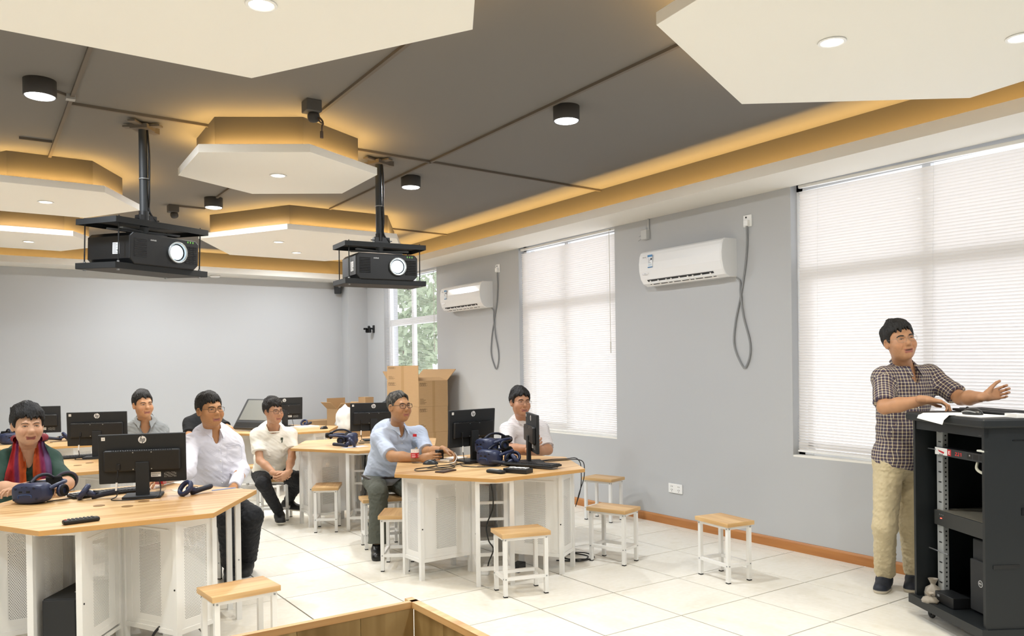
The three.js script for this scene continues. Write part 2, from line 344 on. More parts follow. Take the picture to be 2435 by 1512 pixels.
// ---------------------------------------------------------------- air conditioners, sockets and cables on the window wall
{
  const acProfile = [[0, 0.005], [0.09, 0.0], [0.135, 0.02], [0.165, 0.06], [0.186, 0.13], [0.19, 0.2], [0.18, 0.27], [0.165, 0.3], [0.14, 0.315], [0, 0.32]];
  const L = 0.965;
  const T_label = canvasTex(64, 128, (c, w, h) => { c.fillStyle = '#eef2f5'; c.fillRect(0, 0, w, h); c.fillStyle = '#3f7fb5'; c.fillRect(0, 0, w, 22); c.fillRect(0, 118, w, 10); c.fillStyle = '#556'; for (let i = 0; i < 6; i++) c.fillRect(6, 34 + i * 9, 22 + (i * 7) % 20, 3); c.fillStyle = '#223'; c.fillRect(38, 32, 20, 22); c.fillStyle = '#cfdbe4'; c.fillRect(8, 90, 46, 20); });
  const T_brand = canvasTex(128, 32, (c, w, h) => { c.fillStyle = '#f4f5f6'; c.fillRect(0, 0, w, h); c.fillStyle = '#444'; c.font = 'italic 24px sans-serif'; c.fillText('Midea', 34, 24); c.strokeStyle = '#447'; c.lineWidth = 3; c.beginPath(); c.arc(16, 16, 10, 0.6, 4.4); c.stroke(); });
  const T_mark = canvasTex(128, 64, (c, w, h) => { c.fillStyle = '#f4f5f6'; c.fillRect(0, 0, w, h); c.fillStyle = '#777'; c.font = 'bold 38px sans-serif'; c.fillText('PDFIC', 2, 44); });
  function ac(z0, label) { // z0: far end; the unit runs to z0 + L
    const g = thing('air_conditioner', label, 'air conditioner', [XW, 2.238, z0]);
    // body: profile in (-x, y) extruded along z, with an outlet slot left open at the lower front
    const shell = extr(acProfile.map(([u, v]) => [-u, v]).reverse(), L, 0.004);
    mesh('casing', shell, M.acW, g);
    mesh('end_cap', [extr(acProfile.map(([u, v]) => [-u * 0.995, 0.001 + v * 0.994]).reverse(), 0.012, 0.006).translate(0, 0, L + 0.004)], std('#e9eaea', { roughness: 0.3 }), g);
    mesh('side_trim', tube([[-0.045, 0.318, L + 0.018], [-0.015, 0.24, L + 0.018], [-0.012, 0.12, L + 0.018], [-0.035, 0.02, L + 0.018]], 0.003, 20), M.plasticW, g);
    const slotN = V(-0.165 + 0.105, 0.06 - 0.005, 0).normalize();
    // the outlet: dark recess with white vanes, following the lower front slope
    const A = [-0.16, 0.052], B = [-0.115, 0.012], mx = (A[0] + B[0]) / 2, my = (A[1] + B[1]) / 2, ang = Math.atan2(A[1] - B[1], A[0] - B[0]);
    mesh('outlet', bx(0.062, 0.012, L * 0.82, mx - 0.001, my - 0.001, L * 0.49, 0, 0, ang), M.black, g);
    for (let k = 0; k < 3; k++) mesh('louvre', [bx(0.008, 0.012, L * 0.24, mx - 0.004, my - 0.012, L * (0.22 + k * 0.27), 0, 0, ang), ...[-0.1, 0, 0.1].map((o) => bx(0.05, 0.014, 0.012, mx - 0.003, my - 0.006, L * (0.22 + k * 0.27) + o, 0, 0, ang))], M.plasticW, g);
    mesh('flap', bx(0.03, 0.004, L * 0.84, mx + 0.022, my - 0.022, L * 0.49, 0, 0, ang - 0.2), M.plasticW, g);
    const st = mesh('energy_label', new THREE.PlaneGeometry(0.062, 0.118), std('#ffffff', { map: T_label, roughness: 0.4 }), g, [-0.1985, 0.215, 0.15]); st.rotation.y = -Math.PI / 2; st.rotation.z = 0; 
    const bd = mesh('brand_mark', new THREE.PlaneGeometry(0.07, 0.018), std('#ffffff', { map: T_brand, roughness: 0.3 }), g, [-0.1895, 0.105, 0.075], [0, -Math.PI / 2, 0]); bd.rotateX(-0.2);
    mesh('logo_mark', new THREE.PlaneGeometry(0.06, 0.03), std('#ffffff', { map: T_mark, roughness: 0.3 }), g, [-0.1955, 0.255, 0.08], [0, -Math.PI / 2, 0]).rotateX(0.12);
  }
  ac(-0.335, 'white wall air conditioner nearest to the standing man');
  ac(-4.125, 'white wall air conditioner above the stacked cardboard boxes');
  const plate = (z, y, label) => {
    const g = thing('wall_socket', label, 'socket', [XW, y, z]);
    mesh('plate', rb(0.012, 0.1, 0.086, 0.004, -0.006, 0, 0), M.plasticW, g);
    mesh('plug', rb(0.03, 0.05, 0.045, 0.006, -0.024, -0.02, 0.0), M.plasticW, g);
    mesh('switch_hole', cyl(0.008, 0.008, 0.004, 12, -0.013, 0.03, -0.012, 0, 0, Math.PI / 2), M.black, g);
  };
  plate(0.776, 2.69, 'white wall socket at upper right of the nearer air conditioner');
  plate(-3.006, 2.705, 'white wall socket at upper right of the farther air conditioner');
  const loop = (zs, zp, yl, label) => tag(mesh('power_cable', tube([[XW - 0.02, 2.655, zp], [XW - 0.012, 2.5, zp - 0.005], [XW - 0.01, 2.3, zp - 0.03], [XW - 0.01, 2.06, zs + 0.045], [XW - 0.012, 1.85, zs - 0.01], [XW - 0.012, 1.66, zs - 0.027], [XW - 0.012, yl + 0.06, zs + 0.03], [XW - 0.012, yl, zs + 0.08], [XW - 0.012, yl + 0.08, zs + 0.13], [XW - 0.012, 1.66, zs + 0.14], [XW - 0.014, 1.9, zs + 0.075], [XW - 0.018, 2.1, zs + 0.05], [XW - 0.012, 2.2, zs + 0.04], [XW - 0.02, 2.228, zs + 0.012]], 0.008, 110, 8), M.greyCable), label, 'cable');
  loop(0.65, 0.776, 1.46, 'grey cable looping down the wall from the nearer air conditioner');
  loop(-3.151, -3.006, 1.47, 'grey cable looping down the wall from the farther air conditioner');
  const jb = thing('junction_box', 'small white junction box with a pipe left of the nearer air conditioner', 'junction box', [XW, 2.745, -0.42]);
  mesh('box', rb(0.05, 0.09, 0.075, 0.005, -0.025, 0, 0), std('#c9cac9', { roughness: 0.6 }), jb);
  mesh('pipe', rod([-0.012, 0.04, 0.03], [-0.012, 0.15, 0.03], 0.01), std('#c0c1c0', { roughness: 0.6 }), jb);
  mesh('wire', [tube([[-0.03, -0.03, -0.04], [-0.035, -0.045, -0.07], [-0.03, -0.05, -0.09]], 0.002, 8), tube([[-0.03, 0.0, -0.04], [-0.035, -0.01, -0.075]], 0.002, 8)], M.greyCable, jb);
  const o = thing('wall_outlet', 'white double power outlet low on the wall behind the stools', 'outlet', [XW, 0.346, -0.085]);
  mesh('plate', rb(0.01, 0.086, 0.172, 0.003, -0.005, 0, 0), M.plasticW, o);
  const holes = []; for (const q of [-0.043, 0.043]) for (const [a, b, r] of [[0.018, -0.008, 0], [0.018, 0.008, 0], [-0.012, -0.008, 0.5], [-0.012, 0.008, -0.5], [-0.026, 0, 0]]) holes.push(bx(0.002, 0.009, 0.0035, -0.0105, a, q + b, r));
  mesh('sockets', holes, M.black, o);
  const sp = thing('wall_speaker', 'black loudspeaker high on the back wall by the corner column', 'speaker', [1.49, 2.80, ZB]);
  mesh('cabinet', rb(0.105, 0.175, 0.11, 0.01, 0, 0, 0.1, 0.12, -0.5), M.blackM, sp); mesh('bracket', rod([0, 0.02, 0], [0, 0.02, 0.08], 0.012), M.black, sp);
  const sd = thing('ceiling_disc', 'round white detector under the back soffit near the left projector', 'detector', [-0.44, SOF, ZB + 0.16]);
  mesh('base', lathe([[0, 0], [0.07, 0], [0.075, -0.012], [0.06, -0.028], [0, -0.03]], 28), M.plasticW, sd); mesh('rim', new THREE.TorusGeometry(0.073, 0.004, 6, 28).rotateX(Math.PI / 2).translate(0, -0.01, 0), M.plasticW, sd);
  const cam = thing('tracking_camera', 'small black sensor camera on a bracket left of the first window', 'camera', [XW, 2.13, -6.62]);
  mesh('wall_plate', rb(0.02, 0.12, 0.05, 0.005, -0.01, 0, 0), M.black, cam); mesh('arm', [rod([-0.01, 0.0, 0], [-0.09, 0.015, 0], 0.014), sph(0.022, -0.09, 0.03, 0)], M.black, cam);
  mesh('housing', [rb(0.075, 0.075, 0.075, 0.014, -0.1, -0.025, 0.0, 0, 0.6), rb(0.05, 0.03, 0.05, 0.006, -0.15, 0.0, 0, 0, 0.6)], M.blackG, cam);
}
// trees outside the first window
{
  const leafMat = std('#a3b592', { roughness: 0.8 });
  const leaf = (() => { const g = new THREE.BufferGeometry(); g.setAttribute('position', new THREE.Float32BufferAttribute([0, 0, 0, 0.09, 0.16, 0.02, 0, 0.34, 0, -0.09, 0.16, 0.02], 3)); g.setIndex([0, 1, 2, 0, 2, 3]); g.computeVertexNormals(); return g; })();
  for (const [x, z, h, r, label] of [[6.3, -14.4, 4.4, 1.2, 'leafy green tree seen through the open blind at left'], [9.5, -20.6, 5.6, 1.7, 'leafy green tree farther off outside the open blind']]) {
    const t = thing('garden_tree', label, 'tree', [x, -0.6, z]);
    mesh('trunk', rod([0, 0, 0], [0.1, h * 0.6, 0.05], 0.12, 10, 0.07), std('#6b5a46', { roughness: 0.9 }), t);
    const n = 1000, im = new THREE.InstancedMesh(leaf, leafMat, n); const m = new THREE.Matrix4(), q = new THREE.Quaternion(), e = new THREE.Euler();
    for (let k = 0; k < n; k++) { const a = rnd() * TAU, b = Math.acos(2 * rnd() - 1), rr = r * Math.cbrt(0.2 + 0.8 * rnd()); e.set(rnd() * 6, rnd() * 6, rnd() * 6); m.compose(V(rr * Math.sin(b) * Math.cos(a), h * 0.72 + rr * 1.25 * Math.cos(b), rr * Math.sin(b) * Math.sin(a)), q.setFromEuler(e), V(1, 1, 1)); im.setMatrixAt(k, m); }
    im.name = 'foliage'; im.userData.kind = 'stuff'; t.add(sh(im));
  }
}
// ---------------------------------------------------------------- hexagonal tables
const TH = 0.75;
const TABLES = { T1: [-0.225, 0.02, -2], T2: [-2.8, 0.117, 2.5], T3: [-0.17, -2.28, 0], T4: [-0.24, -4.8, 0], T5: [-2.8, -2.28, 0], T6: [-2.8, -4.8, 0] };
{
  const perf = canvasTex(256, 1024, (c, w, h) => { // sheet with round punched holes, white keeps the metal
    c.fillStyle = '#fff'; c.fillRect(0, 0, w, h); c.fillStyle = '#000';
    for (let j = 0; j < 62; j++) for (let i = 0; i < 16; i++) { c.beginPath(); c.arc((i + 0.5 + (j % 2) * 0.5) * 15.5, (j + 0.5) * 16.5, 3.7, 0, 7); c.fill(); }
  }, { srgb: false });
  const perfMat = std('#e9e9e7', { roughness: 0.45, alphaMap: perf, alphaTest: 0.5 });
  const perfHoleDark = M.metal;
  const cabLen = 0.41, cabW = 0.235, r0 = 0.235, yb = 0.135, yt = 0.72;
  const post = (x, z, y0 = 0, y1 = 0.725) => [bx(0.03, y1 - y0 - 0.008, 0.03, x, (y0 + 0.008 + y1) / 2, z)];
  // built once for each direction; x runs outwards, z sideways
  const legG = bx(0.03, 0.717, 0.03, 0, 0.3665, 0), footG = bx(0.031, 0.01, 0.031, 0, 0.005, 0), bolt = cyl(0.005, 0.005, 0.004, 8, 0, 0, 0, Math.PI / 2);
  const railsCab = [bx(cabLen, 0.025, 0.025, r0 + cabLen / 2, yb, cabW / 2), bx(cabLen, 0.025, 0.025, r0 + cabLen / 2, yb, -cabW / 2), bx(0.025, 0.025, cabW, r0, yb, 0), bx(0.025, 0.025, cabW, r0 + cabLen, yb, 0), bx(cabLen, 0.02, 0.02, r0 + cabLen / 2, 0.71, cabW / 2), bx(cabLen, 0.02, 0.02, r0 + cabLen / 2, 0.71, -cabW / 2), bx(0.02, 0.02, cabW, r0, 0.71, 0), bx(0.02, 0.02, cabW, r0 + cabLen, 0.71, 0), bx(cabLen, 0.006, cabW, r0 + cabLen / 2, yb + 0.012, 0)];
  const railsOpen = [bx(0.025, 0.025, cabW, r0 + cabLen, 0.12, 0), bx(0.025, 0.025, cabW, r0, 0.12, 0), bx(cabLen, 0.02, 0.02, r0 + cabLen / 2, 0.12, cabW / 2), bx(cabLen, 0.02, 0.02, r0 + cabLen / 2, 0.12, -cabW / 2), bx(0.02, 0.02, cabW, r0 + cabLen, 0.71, 0), bx(0.02, 0.02, cabW, r0, 0.71, 0), bx(0.02, 0.02, cabW, r0, 0.5, 0), bx(0.02, 0.02, cabW, r0, 0.38, 0)];
  const sideFrame = (L) => [bx(L - 0.03, 0.02, 0.008, 0, 0.28, 0), bx(L - 0.03, 0.03, 0.008, 0, -0.275, 0), bx(0.045, 0.53, 0.008, -L / 2 + 0.0375, 0.005, 0), bx(0.045, 0.53, 0.008, L / 2 - 0.0375, 0.005, 0)];
  const pw = (L) => L - 0.1;
  const panelOf = (L, wide) => { const f = new THREE.PlaneGeometry(L - 0.12, 0.53); return f; };
  const frameLong = merge([...sideFrame(cabLen), bx(0.06, 0.45, 0.004, -cabLen / 2 + 0.09, 0, 0), bx(0.06, 0.45, 0.004, cabLen / 2 - 0.09, 0, 0), bx(cabLen - 0.12, 0.045, 0.004, 0, 0.2475, 0), bx(cabLen - 0.12, 0.035, 0.004, 0, -0.2425, 0), bx(cabLen - 0.1, 0.003, 0.009, 0, 0.2375, 0.001)]);
  const perfLong = new THREE.PlaneGeometry(cabLen - 0.24, 0.47);
  const frameShort = merge([bx(cabW - 0.03, 0.05, 0.006, 0, 0.265, 0), bx(cabW - 0.03, 0.05, 0.006, 0, -0.265, 0), bx(0.03, 0.48, 0.006, -cabW / 2 + 0.03, 0, 0), bx(0.03, 0.48, 0.006, cabW / 2 - 0.03, 0, 0)]);
  const perfShort = new THREE.PlaneGeometry(cabW - 0.09, 0.48);
  const hexTop = (() => { const g = extr([0, 1, 2, 3, 4, 5].map((k) => [0.787 * Math.cos(k * Math.PI / 3), 0.787 * Math.sin(k * Math.PI / 3)]), 0.021, 0.002); g.rotateX(Math.PI / 2); g.translate(0, TH - 0.002, 0); return g; })();
  const groove = (() => { const l = []; for (const [x, z] of [[-0.09, 0.06], [0.04, 0.18], [0.14, 0.05]]) l.push(cyl(0.03, 0.03, 0.004, 20, x, TH + 0.0006, z)); return merge(l); })();
  const labels = {
    T1: 'hexagonal wooden table nearest the window wall, piled with headsets and cables', T2: 'hexagonal wooden table at the left front with a remote control near its edge', T3: 'hexagonal wooden table behind the man in the light blue shirt', T4: 'farthest hexagonal wooden table carrying a tilted grey screen', T5: 'hexagonal wooden table directly behind the woman and the front monitor', T6: 'farthest hexagonal wooden table at the left near the back wall' };
  for (const [k, [x, z, rot]] of Object.entries(TABLES)) {
    const g = thing('hexagonal_table', labels[k], 'table', [x, 0, z], -rot * D2R, 'hexagonal tables');
    const top = mesh('tabletop', hexTop, [M.wood, M.edge], g); mesh('cable_hole', groove, std('#8a6a42', { roughness: 0.6 }), top);
    for (let d = 0; d < 6; d++) {
      const a = d * 60 + (k === 'T2' ? 0 : 0), cab = d % 2 === 1, h = new THREE.Group(); h.name = cab ? 'computer_cabinet' : 'leg_frame'; h.rotation.y = -a * D2R; g.add(h);
      for (const [px, pz] of [[r0, cabW / 2], [r0, -cabW / 2], [r0 + cabLen, cabW / 2], [r0 + cabLen, -cabW / 2]]) { const lg = mesh('leg', [legG.clone(), footG.clone()], M.metal, h, [px, 0, pz]); }
      for (const rg of cab ? railsCab : railsOpen) mesh('rail', rg, M.metal, h);
      if (cab || (k === 'T2' && d === 2)) {
        for (const s of [-1, 1]) {
          mesh('side_panel', frameLong, M.metal, h, [r0 + cabLen / 2, 0.43, s * (cabW / 2 + 0.002)]);
          mesh('perforated_sheet', perfLong, perfMat, h, [r0 + cabLen / 2, 0.43, s * (cabW / 2 + 0.002)]);
        }
        if (cab) mesh('end_panel', frameShort, M.metal, h, [r0 + cabLen, 0.43, 0], [0, Math.PI / 2, 0]);
        if (cab) mesh('perforated_sheet', perfShort, perfMat, h, [r0 + cabLen, 0.43, 0], [0, Math.PI / 2, 0]);
        mesh('bolts', [bolt.clone().translate(r0 + cabLen, 0.36, cabW / 2 + 0.016), bolt.clone().translate(r0 + cabLen, 0.36, -cabW / 2 - 0.016)], M.foot, h);
      } else mesh('bolts', [bolt.clone().translate(r0 + cabLen, 0.36, cabW / 2 + 0.016), bolt.clone().translate(r0 + cabLen, 0.12, -cabW / 2 - 0.016)], M.zinc, h);
    }
  }
}
// ---------------------------------------------------------------- stools
const makeStool = (() => {
  const seatG = uvBox(rb(0.34, 0.028, 0.24, 0.002, 0, 0.401, 0, 0, 0, 0, 1), [0.13, 0.4]);
  const leg = merge([bx(0.025, 0.38, 0.025, 0, 0.197, 0)]), cap = bx(0.0255, 0.008, 0.0255, 0, 0.004, 0);
  const X = 0.142, Z = 0.093;
  const rails = merge([bx(2 * X, 0.02, 0.02, 0, 0.377, Z), bx(2 * X, 0.02, 0.02, 0, 0.377, -Z), bx(0.02, 0.02, 2 * Z, X, 0.377, 0), bx(0.02, 0.02, 2 * Z, -X, 0.377, 0)]);
  const strX = bx(2 * X, 0.022, 0.02, 0, 0.118, 0), strZ = bx(0.02, 0.022, 2 * Z, 0, 0.118, 0);
  const screws = []; for (const sx of [-1, 1]) for (const sz of [-1, 1]) for (const y of [0.118, 0.372]) screws.push(cyl(0.005, 0.005, 0.003, 8, sx * X, y, sz * (Z + 0.0135), Math.PI / 2), cyl(0.005, 0.005, 0.003, 8, sx * (X + 0.0135), y, sz * Z, 0, 0, Math.PI / 2));
  const scr = merge(screws);
  return (x, z, deg, label) => {
    const g = thing('wooden_stool', label, 'stool', [x, 0, z], -deg * D2R, 'small white framed stools');
    mesh('seat', seatG, M.woodB, g); mesh('seat_frame', rails, M.metal, g);
    for (const sx of [-1, 1]) for (const sz of [-1, 1]) { const l = mesh('leg', leg, M.metal, g, [sx * X, 0, sz * Z]); mesh('foot_cap', cap, M.foot, l); }
    for (const s of [-1, 1]) { mesh('stretcher', strX, M.metal, g, [0, 0, s * Z]); mesh('stretcher', strZ, M.metal, g, [s * X, 0, 0]); }
    mesh('screws', scr, M.zinc, g);
    return g;
  };
})();
makeStool(-0.47, 0.81, 15, 'wooden stool standing alone in front of the window-side hexagonal table');
makeStool(0.58, 0.555, 72, 'wooden stool right of the window-side table, next to a coil of cable');
makeStool(0.873, 1.384, 98, 'wooden stool standing by itself nearest the power outlet and the standing man');
makeStool(1.60, -0.73, 75, 'wooden stool pushed against the window wall, farthest right');
makeStool(-0.72, -1.97, -62, 'empty wooden stool standing in front of the table behind the man in light blue');
makeStool(-0.62, -1.02, 15, 'wooden stool under the man in the light blue shirt');
makeStool(-0.825, -0.30, -56, 'wooden stool half hidden left of the window-side table leg');
makeStool(-2.385, 1.08, -4, 'wooden stool at the front left, closest to the photographer');
makeStool(-0.95, -2.80, 30, 'wooden stool under the seated young man in the white t-shirt');
makeStool(-0.86, -4.02, 20, 'wooden stool standing behind the seated young man in the white t-shirt');
makeStool(-0.02, -3.55, 0, 'wooden stool in front of the farthest right table, partly hidden by table legs');
makeStool(-2.06, -0.92, 40, 'wooden stool under the man in the white long-sleeved shirt');
makeStool(-3.17, -0.86, 0, 'wooden stool under the woman in green');
makeStool(0.62, -0.82, 40, 'wooden stool under the man in the striped polo shirt');
makeStool(-2.12, -3.0, 40, 'wooden stool under the man in the grey jacket');
makeStool(-1.28, -4.35, 90, 'wooden stool under the person in black');
// ---------------------------------------------------------------- front desk corner (wood panels, seen from behind)
{
  const g = thing('wooden_desk', 'corner of a wooden panelled desk at the bottom edge of the photo', 'desk', [-2.314, 0, 2.85]);
  const strip = (w, off) => uvBox(bx(w - 0.0015, 0.73, 0.018), [off, off * 1.7], true);
  let x = -1.35; const ws = [0.14, 0.17, 0.15, 0.19, 0.16, 0.14, 0.2, 0.2]; let k = 0;
  while (x < -0.02) { const w = Math.min(ws[k % 8], -0.018 - x); mesh('front_plank', strip(w, k * 0.37), M.panel, g, [x + w / 2, 0.365, 0.009]); x += w; k++; }
  mesh('front_edge', uvBox(bx(1.35, 0.02, 0.02, -0.675, 0.74, 0.01)), M.woodB, g);
  let z = 0.02; k = 0; while (z < 0.75) { const w = Math.min(ws[(k + 3) % 8], 0.75 - z); mesh('side_plank', uvBox(bx(0.018, 0.73, w - 0.0015), [k * 0.51, k], true), M.panel, g, [-0.009, 0.365, z + w / 2]); z += w; k++; }
  mesh('side_edge', uvBox(bx(0.026, 0.02, 0.78, -0.012, 0.74, 0.36)), M.woodB, g);
  mesh('desktop', uvBox(bx(1.3, 0.025, 0.6, -0.67, 0.45, 0.33)), M.woodB, g);
}
// ---------------------------------------------------------------- monitors
const T_hp = canvasTex(128, 128, (c) => { c.fillStyle = '#1c1f22'; c.fillRect(0, 0, 128, 128); c.fillStyle = '#e9e9e9'; c.beginPath(); c.arc(64, 64, 62, 0, 7); c.fill(); c.save(); c.translate(64, 64); c.transform(1, 0, -0.26, 1, 0, 0); c.fillStyle = '#1c1f22'; c.fillRect(-34, -62, 11, 94); c.fillRect(-12, -14, 11, 46); c.fillRect(-30, -20, 26, 10); c.fillRect(8, -20, 11, 86); c.fillRect(29, -14, 11, 46); c.fillRect(12, -20, 24, 10); c.fillRect(12, 24, 26, 10); c.restore(); });
const T_tag = canvasTex(32, 32, (c) => { c.fillStyle = '#f2f2ee'; c.fillRect(0, 0, 32, 32); c.fillStyle = '#666'; c.font = 'bold 16px sans-serif'; c.fillText('1', 7, 22); c.fillText('2', 17, 22); });
const T_spec = canvasTex(128, 64, (c, w, h) => { c.fillStyle = '#191b1e'; c.fillRect(0, 0, w, h); c.fillStyle = '#c9c9c4'; for (let j = 0; j < 7; j++) for (let i = 0; i < 9; i++) if ((i * 7 + j * 5) % 4) c.fillRect(6 + i * 13, 4 + j * 8, 9, 3); });
const T_bar = canvasTex(64, 32, (c, w, h) => { c.fillStyle = '#f2f2ee'; c.fillRect(0, 0, w, h); c.fillStyle = '#333'; for (let i = 0; i < 16; i++) c.fillRect(4 + i * 3.6, 6, 1 + (i * 3) % 3, 12); c.fillRect(6, 22, 40, 3); });
const hpMat = std('#ffffff', { map: T_hp, roughness: 0.35 }), tagMat = std('#ffffff', { map: T_tag, roughness: 0.6 }), specMat = std('#ffffff', { map: T_spec, roughness: 0.5 }), barMat = std('#ffffff', { map: T_bar, roughness: 0.6 });
const screenMat = std('#0d0f12', { roughness: 0.12 });
// local: screen looks along -z, its back along +z; base on y = 0
function makeMonitor(x, z, turnDeg, label, o = {}) {
  const g = thing('computer_monitor', label, 'monitor', [x, TH, z], turnDeg * D2R, 'black computer monitors on the tables');
  const H = 0.292, W = 0.478, y0 = o.y0 ?? 0.085, tl = new THREE.Group(); tl.name = 'display'; tl.position.set(0, y0 + H / 2, 0.0); tl.rotation.x = (o.tilt ?? 4) * D2R; g.add(tl);
  mesh('back_shell', rb(W, H, 0.022, 0.005), M.blackM, tl); mesh('screen', bx(W - 0.02, H - 0.025, 0.002, 0, 0.003, -0.0115), screenMat, tl);
  mesh('rear_housing', rb(W * 0.88, 0.13, 0.03, 0.012, 0, -0.01, 0.02), M.black, tl);
  const vents = []; for (let k = 0; k < 26; k++) vents.push(bx(0.006, 0.004, 0.002, -0.16 + k * 0.0128, 0.053, 0.0355)); mesh('vent_slots', vents, M.blackG, tl);
  mesh('mount_screws', [[-0.05, 0.04], [0.05, 0.04], [-0.05, -0.06], [0.05, -0.06]].map(([a, b]) => cyl(0.0035, 0.0035, 0.003, 8, a, b, 0.0355, Math.PI / 2)), M.steel, tl);
  mesh('logo', new THREE.CircleGeometry(0.023, 28), hpMat, tl, [0.0, 0.112, 0.0125]);
  mesh('number_sticker', bx(0.02, 0.02, 0.0008, -W / 2 + 0.028, 0.122, 0.0115), tagMat, tl);
  mesh('spec_label', new THREE.PlaneGeometry(0.075, 0.036), specMat, tl, [0.15, -0.105, 0.0116]);
  mesh('barcode_sticker', new THREE.PlaneGeometry(0.055, 0.028), barMat, tl, [0.07, -0.1, 0.0118]);
  mesh('neck', rb(0.074, y0 + 0.12, 0.026, 0.004, 0, (y0 + 0.12) / 2 + 0.006, 0.03), M.blackM, g);
  mesh('foot', rb(0.21, 0.016, 0.17, 0.005, 0, 0.008, 0.005), M.blackM, g);
  if (o.cable !== false) mesh('video_cable', [tube([[-0.13, y0 + 0.1, 0.03], [-0.135, y0 + 0.04, 0.045], [-0.14, y0 - 0.02, 0.05], [-0.135, 0.02, 0.06], [-0.16, 0.006, 0.09], [-0.11, 0.005, 0.13], [0.02, 0.005, 0.12], [0.09, 0.01, 0.09], [0.1, 0.06, 0.045], [0.09, y0 + 0.02, 0.035]], 0.0032, 70, 6), rb(0.02, 0.035, 0.014, 0.003, -0.13, y0 + 0.1, 0.035)], M.cable, g);
  if (o.cable !== false) mesh('cable_tag', rod([-0.137, y0 + 0.012, 0.048], [-0.14, y0 - 0.035, 0.05], 0.0055), M.plasticW, g);
  return g;
}
// back faces the camera when turned so that local +z points to it
makeMonitor(-2.63, -0.02, -18, 'front black monitor seen from behind, between the woman and the man in white');
makeMonitor(-0.18, -0.26, 10, 'black monitor seen from behind, right of the water bottle', { y0: 0.12 });
makeMonitor(0.11, 0.16, -116, 'black monitor seen edge-on in front of the striped polo shirt', { tilt: 0, y0: 0.09, cable: false });
makeMonitor(0.0, -2.5, -14, 'black monitor seen from behind, left of the man in light blue', { y0: 0.1 });
makeMonitor(-2.55, -2.62, -20, 'black monitor seen from behind, left of the man in the grey jacket', { y0: 0.11 });
makeMonitor(-2.86, -4.98, -12, 'black monitor seen from behind the woman, far left table', { y0: 0.09 });
makeMonitor(-0.05, -5.15, -4, 'black monitor on the farthest table right of the young man', { y0: 0.09 });
{ // grey all-in-one screen leaning back on the farthest table
  const g = thing('tilted_screen', 'large grey all-in-one screen leaning back on the farthest table', 'screen', [-0.52, TH, -4.75], -62 * D2R);
  const p = new THREE.Group(); p.name = 'panel'; p.position.set(0, 0.2, 0); p.rotation.x = -0.62; g.add(p);
  mesh('shell', rb(0.56, 0.44, 0.05, 0.02), std('#3b3c3e', { roughness: 0.45 }), p); mesh('screen', bx(0.46, 0.29, 0.004, 0, 0.045, 0.026), std('#83847f', { roughness: 0.35 }), p);
  mesh('speaker_bar', bx(0.5, 0.06, 0.004, 0, -0.165, 0.026), std('#2a2b2c', { roughness: 0.3 }), p); mesh('side_trim', bx(0.006, 0.4, 0.045, 0.281, 0, 0), std('#a9a593', { roughness: 0.35 }), p);
  const T_msi = canvasTex(128, 32, (c, w, h) => { c.fillStyle = '#a9a593'; c.fillRect(0, 0, w, h); c.fillStyle = '#333'; c.font = 'bold 26px sans-serif'; c.fillText('msi', 40, 24); });
  mesh('maker_mark', new THREE.PlaneGeometry(0.09, 0.024), std('#ffffff', { map: T_msi, roughness: 0.4 }), p, [0.2845, 0.02, 0], [0, Math.PI / 2, Math.PI / 2]);
  mesh('stand', [bar([-0.15, 0.22, -0.03], [-0.15, 0.012, -0.24], 0.02), bar([0.15, 0.22, -0.03], [0.15, 0.012, -0.24], 0.02), bar([-0.16, 0.01, -0.24], [0.16, 0.01, -0.24], 0.02)], M.blackM, g);
}
// ---------------------------------------------------------------- VR headsets and controllers
function visor() { // the goggle body
  const g = new THREE.BoxGeometry(0.19, 0.105, 0.085, 16, 10, 6), p = g.attributes.position;
  for (let i = 0; i < p.count; i++) {
    let x = p.getX(i) / 0.095, y = p.getY(i) / 0.0525, z = p.getZ(i) / 0.0425; const n = 4.2;
    const l = Math.pow(Math.abs(x) ** n + Math.abs(y) ** n + Math.abs(z) ** n, 1 / n) || 1; const m = Math.max(Math.abs(x), Math.abs(y), Math.abs(z)); x *= m / l; y *= m / l; z *= m / l;
    const side = 1 - 0.12 * Math.max(0, z) * x * x; p.setXYZ(i, x * 0.095, y * 0.0525 * side * (1 - 0.16 * x * x * Math.max(0, z)), z * 0.0425 - 0.018 * x * x);
  }
  g.computeVertexNormals(); return mergeVertices(g, 1e-5);
}
const visorG = visor(); visorG.computeVertexNormals();
const dimples = []; for (const [a, b] of [[-0.05, 0.028], [0.05, 0.028], [-0.012, 0.032], [0.012, 0.032], [-0.06, -0.026], [0.06, -0.026]]) dimples.push(cyl(0.006, 0.006, 0.002, 12, a, b, 0.0395, Math.PI / 2));
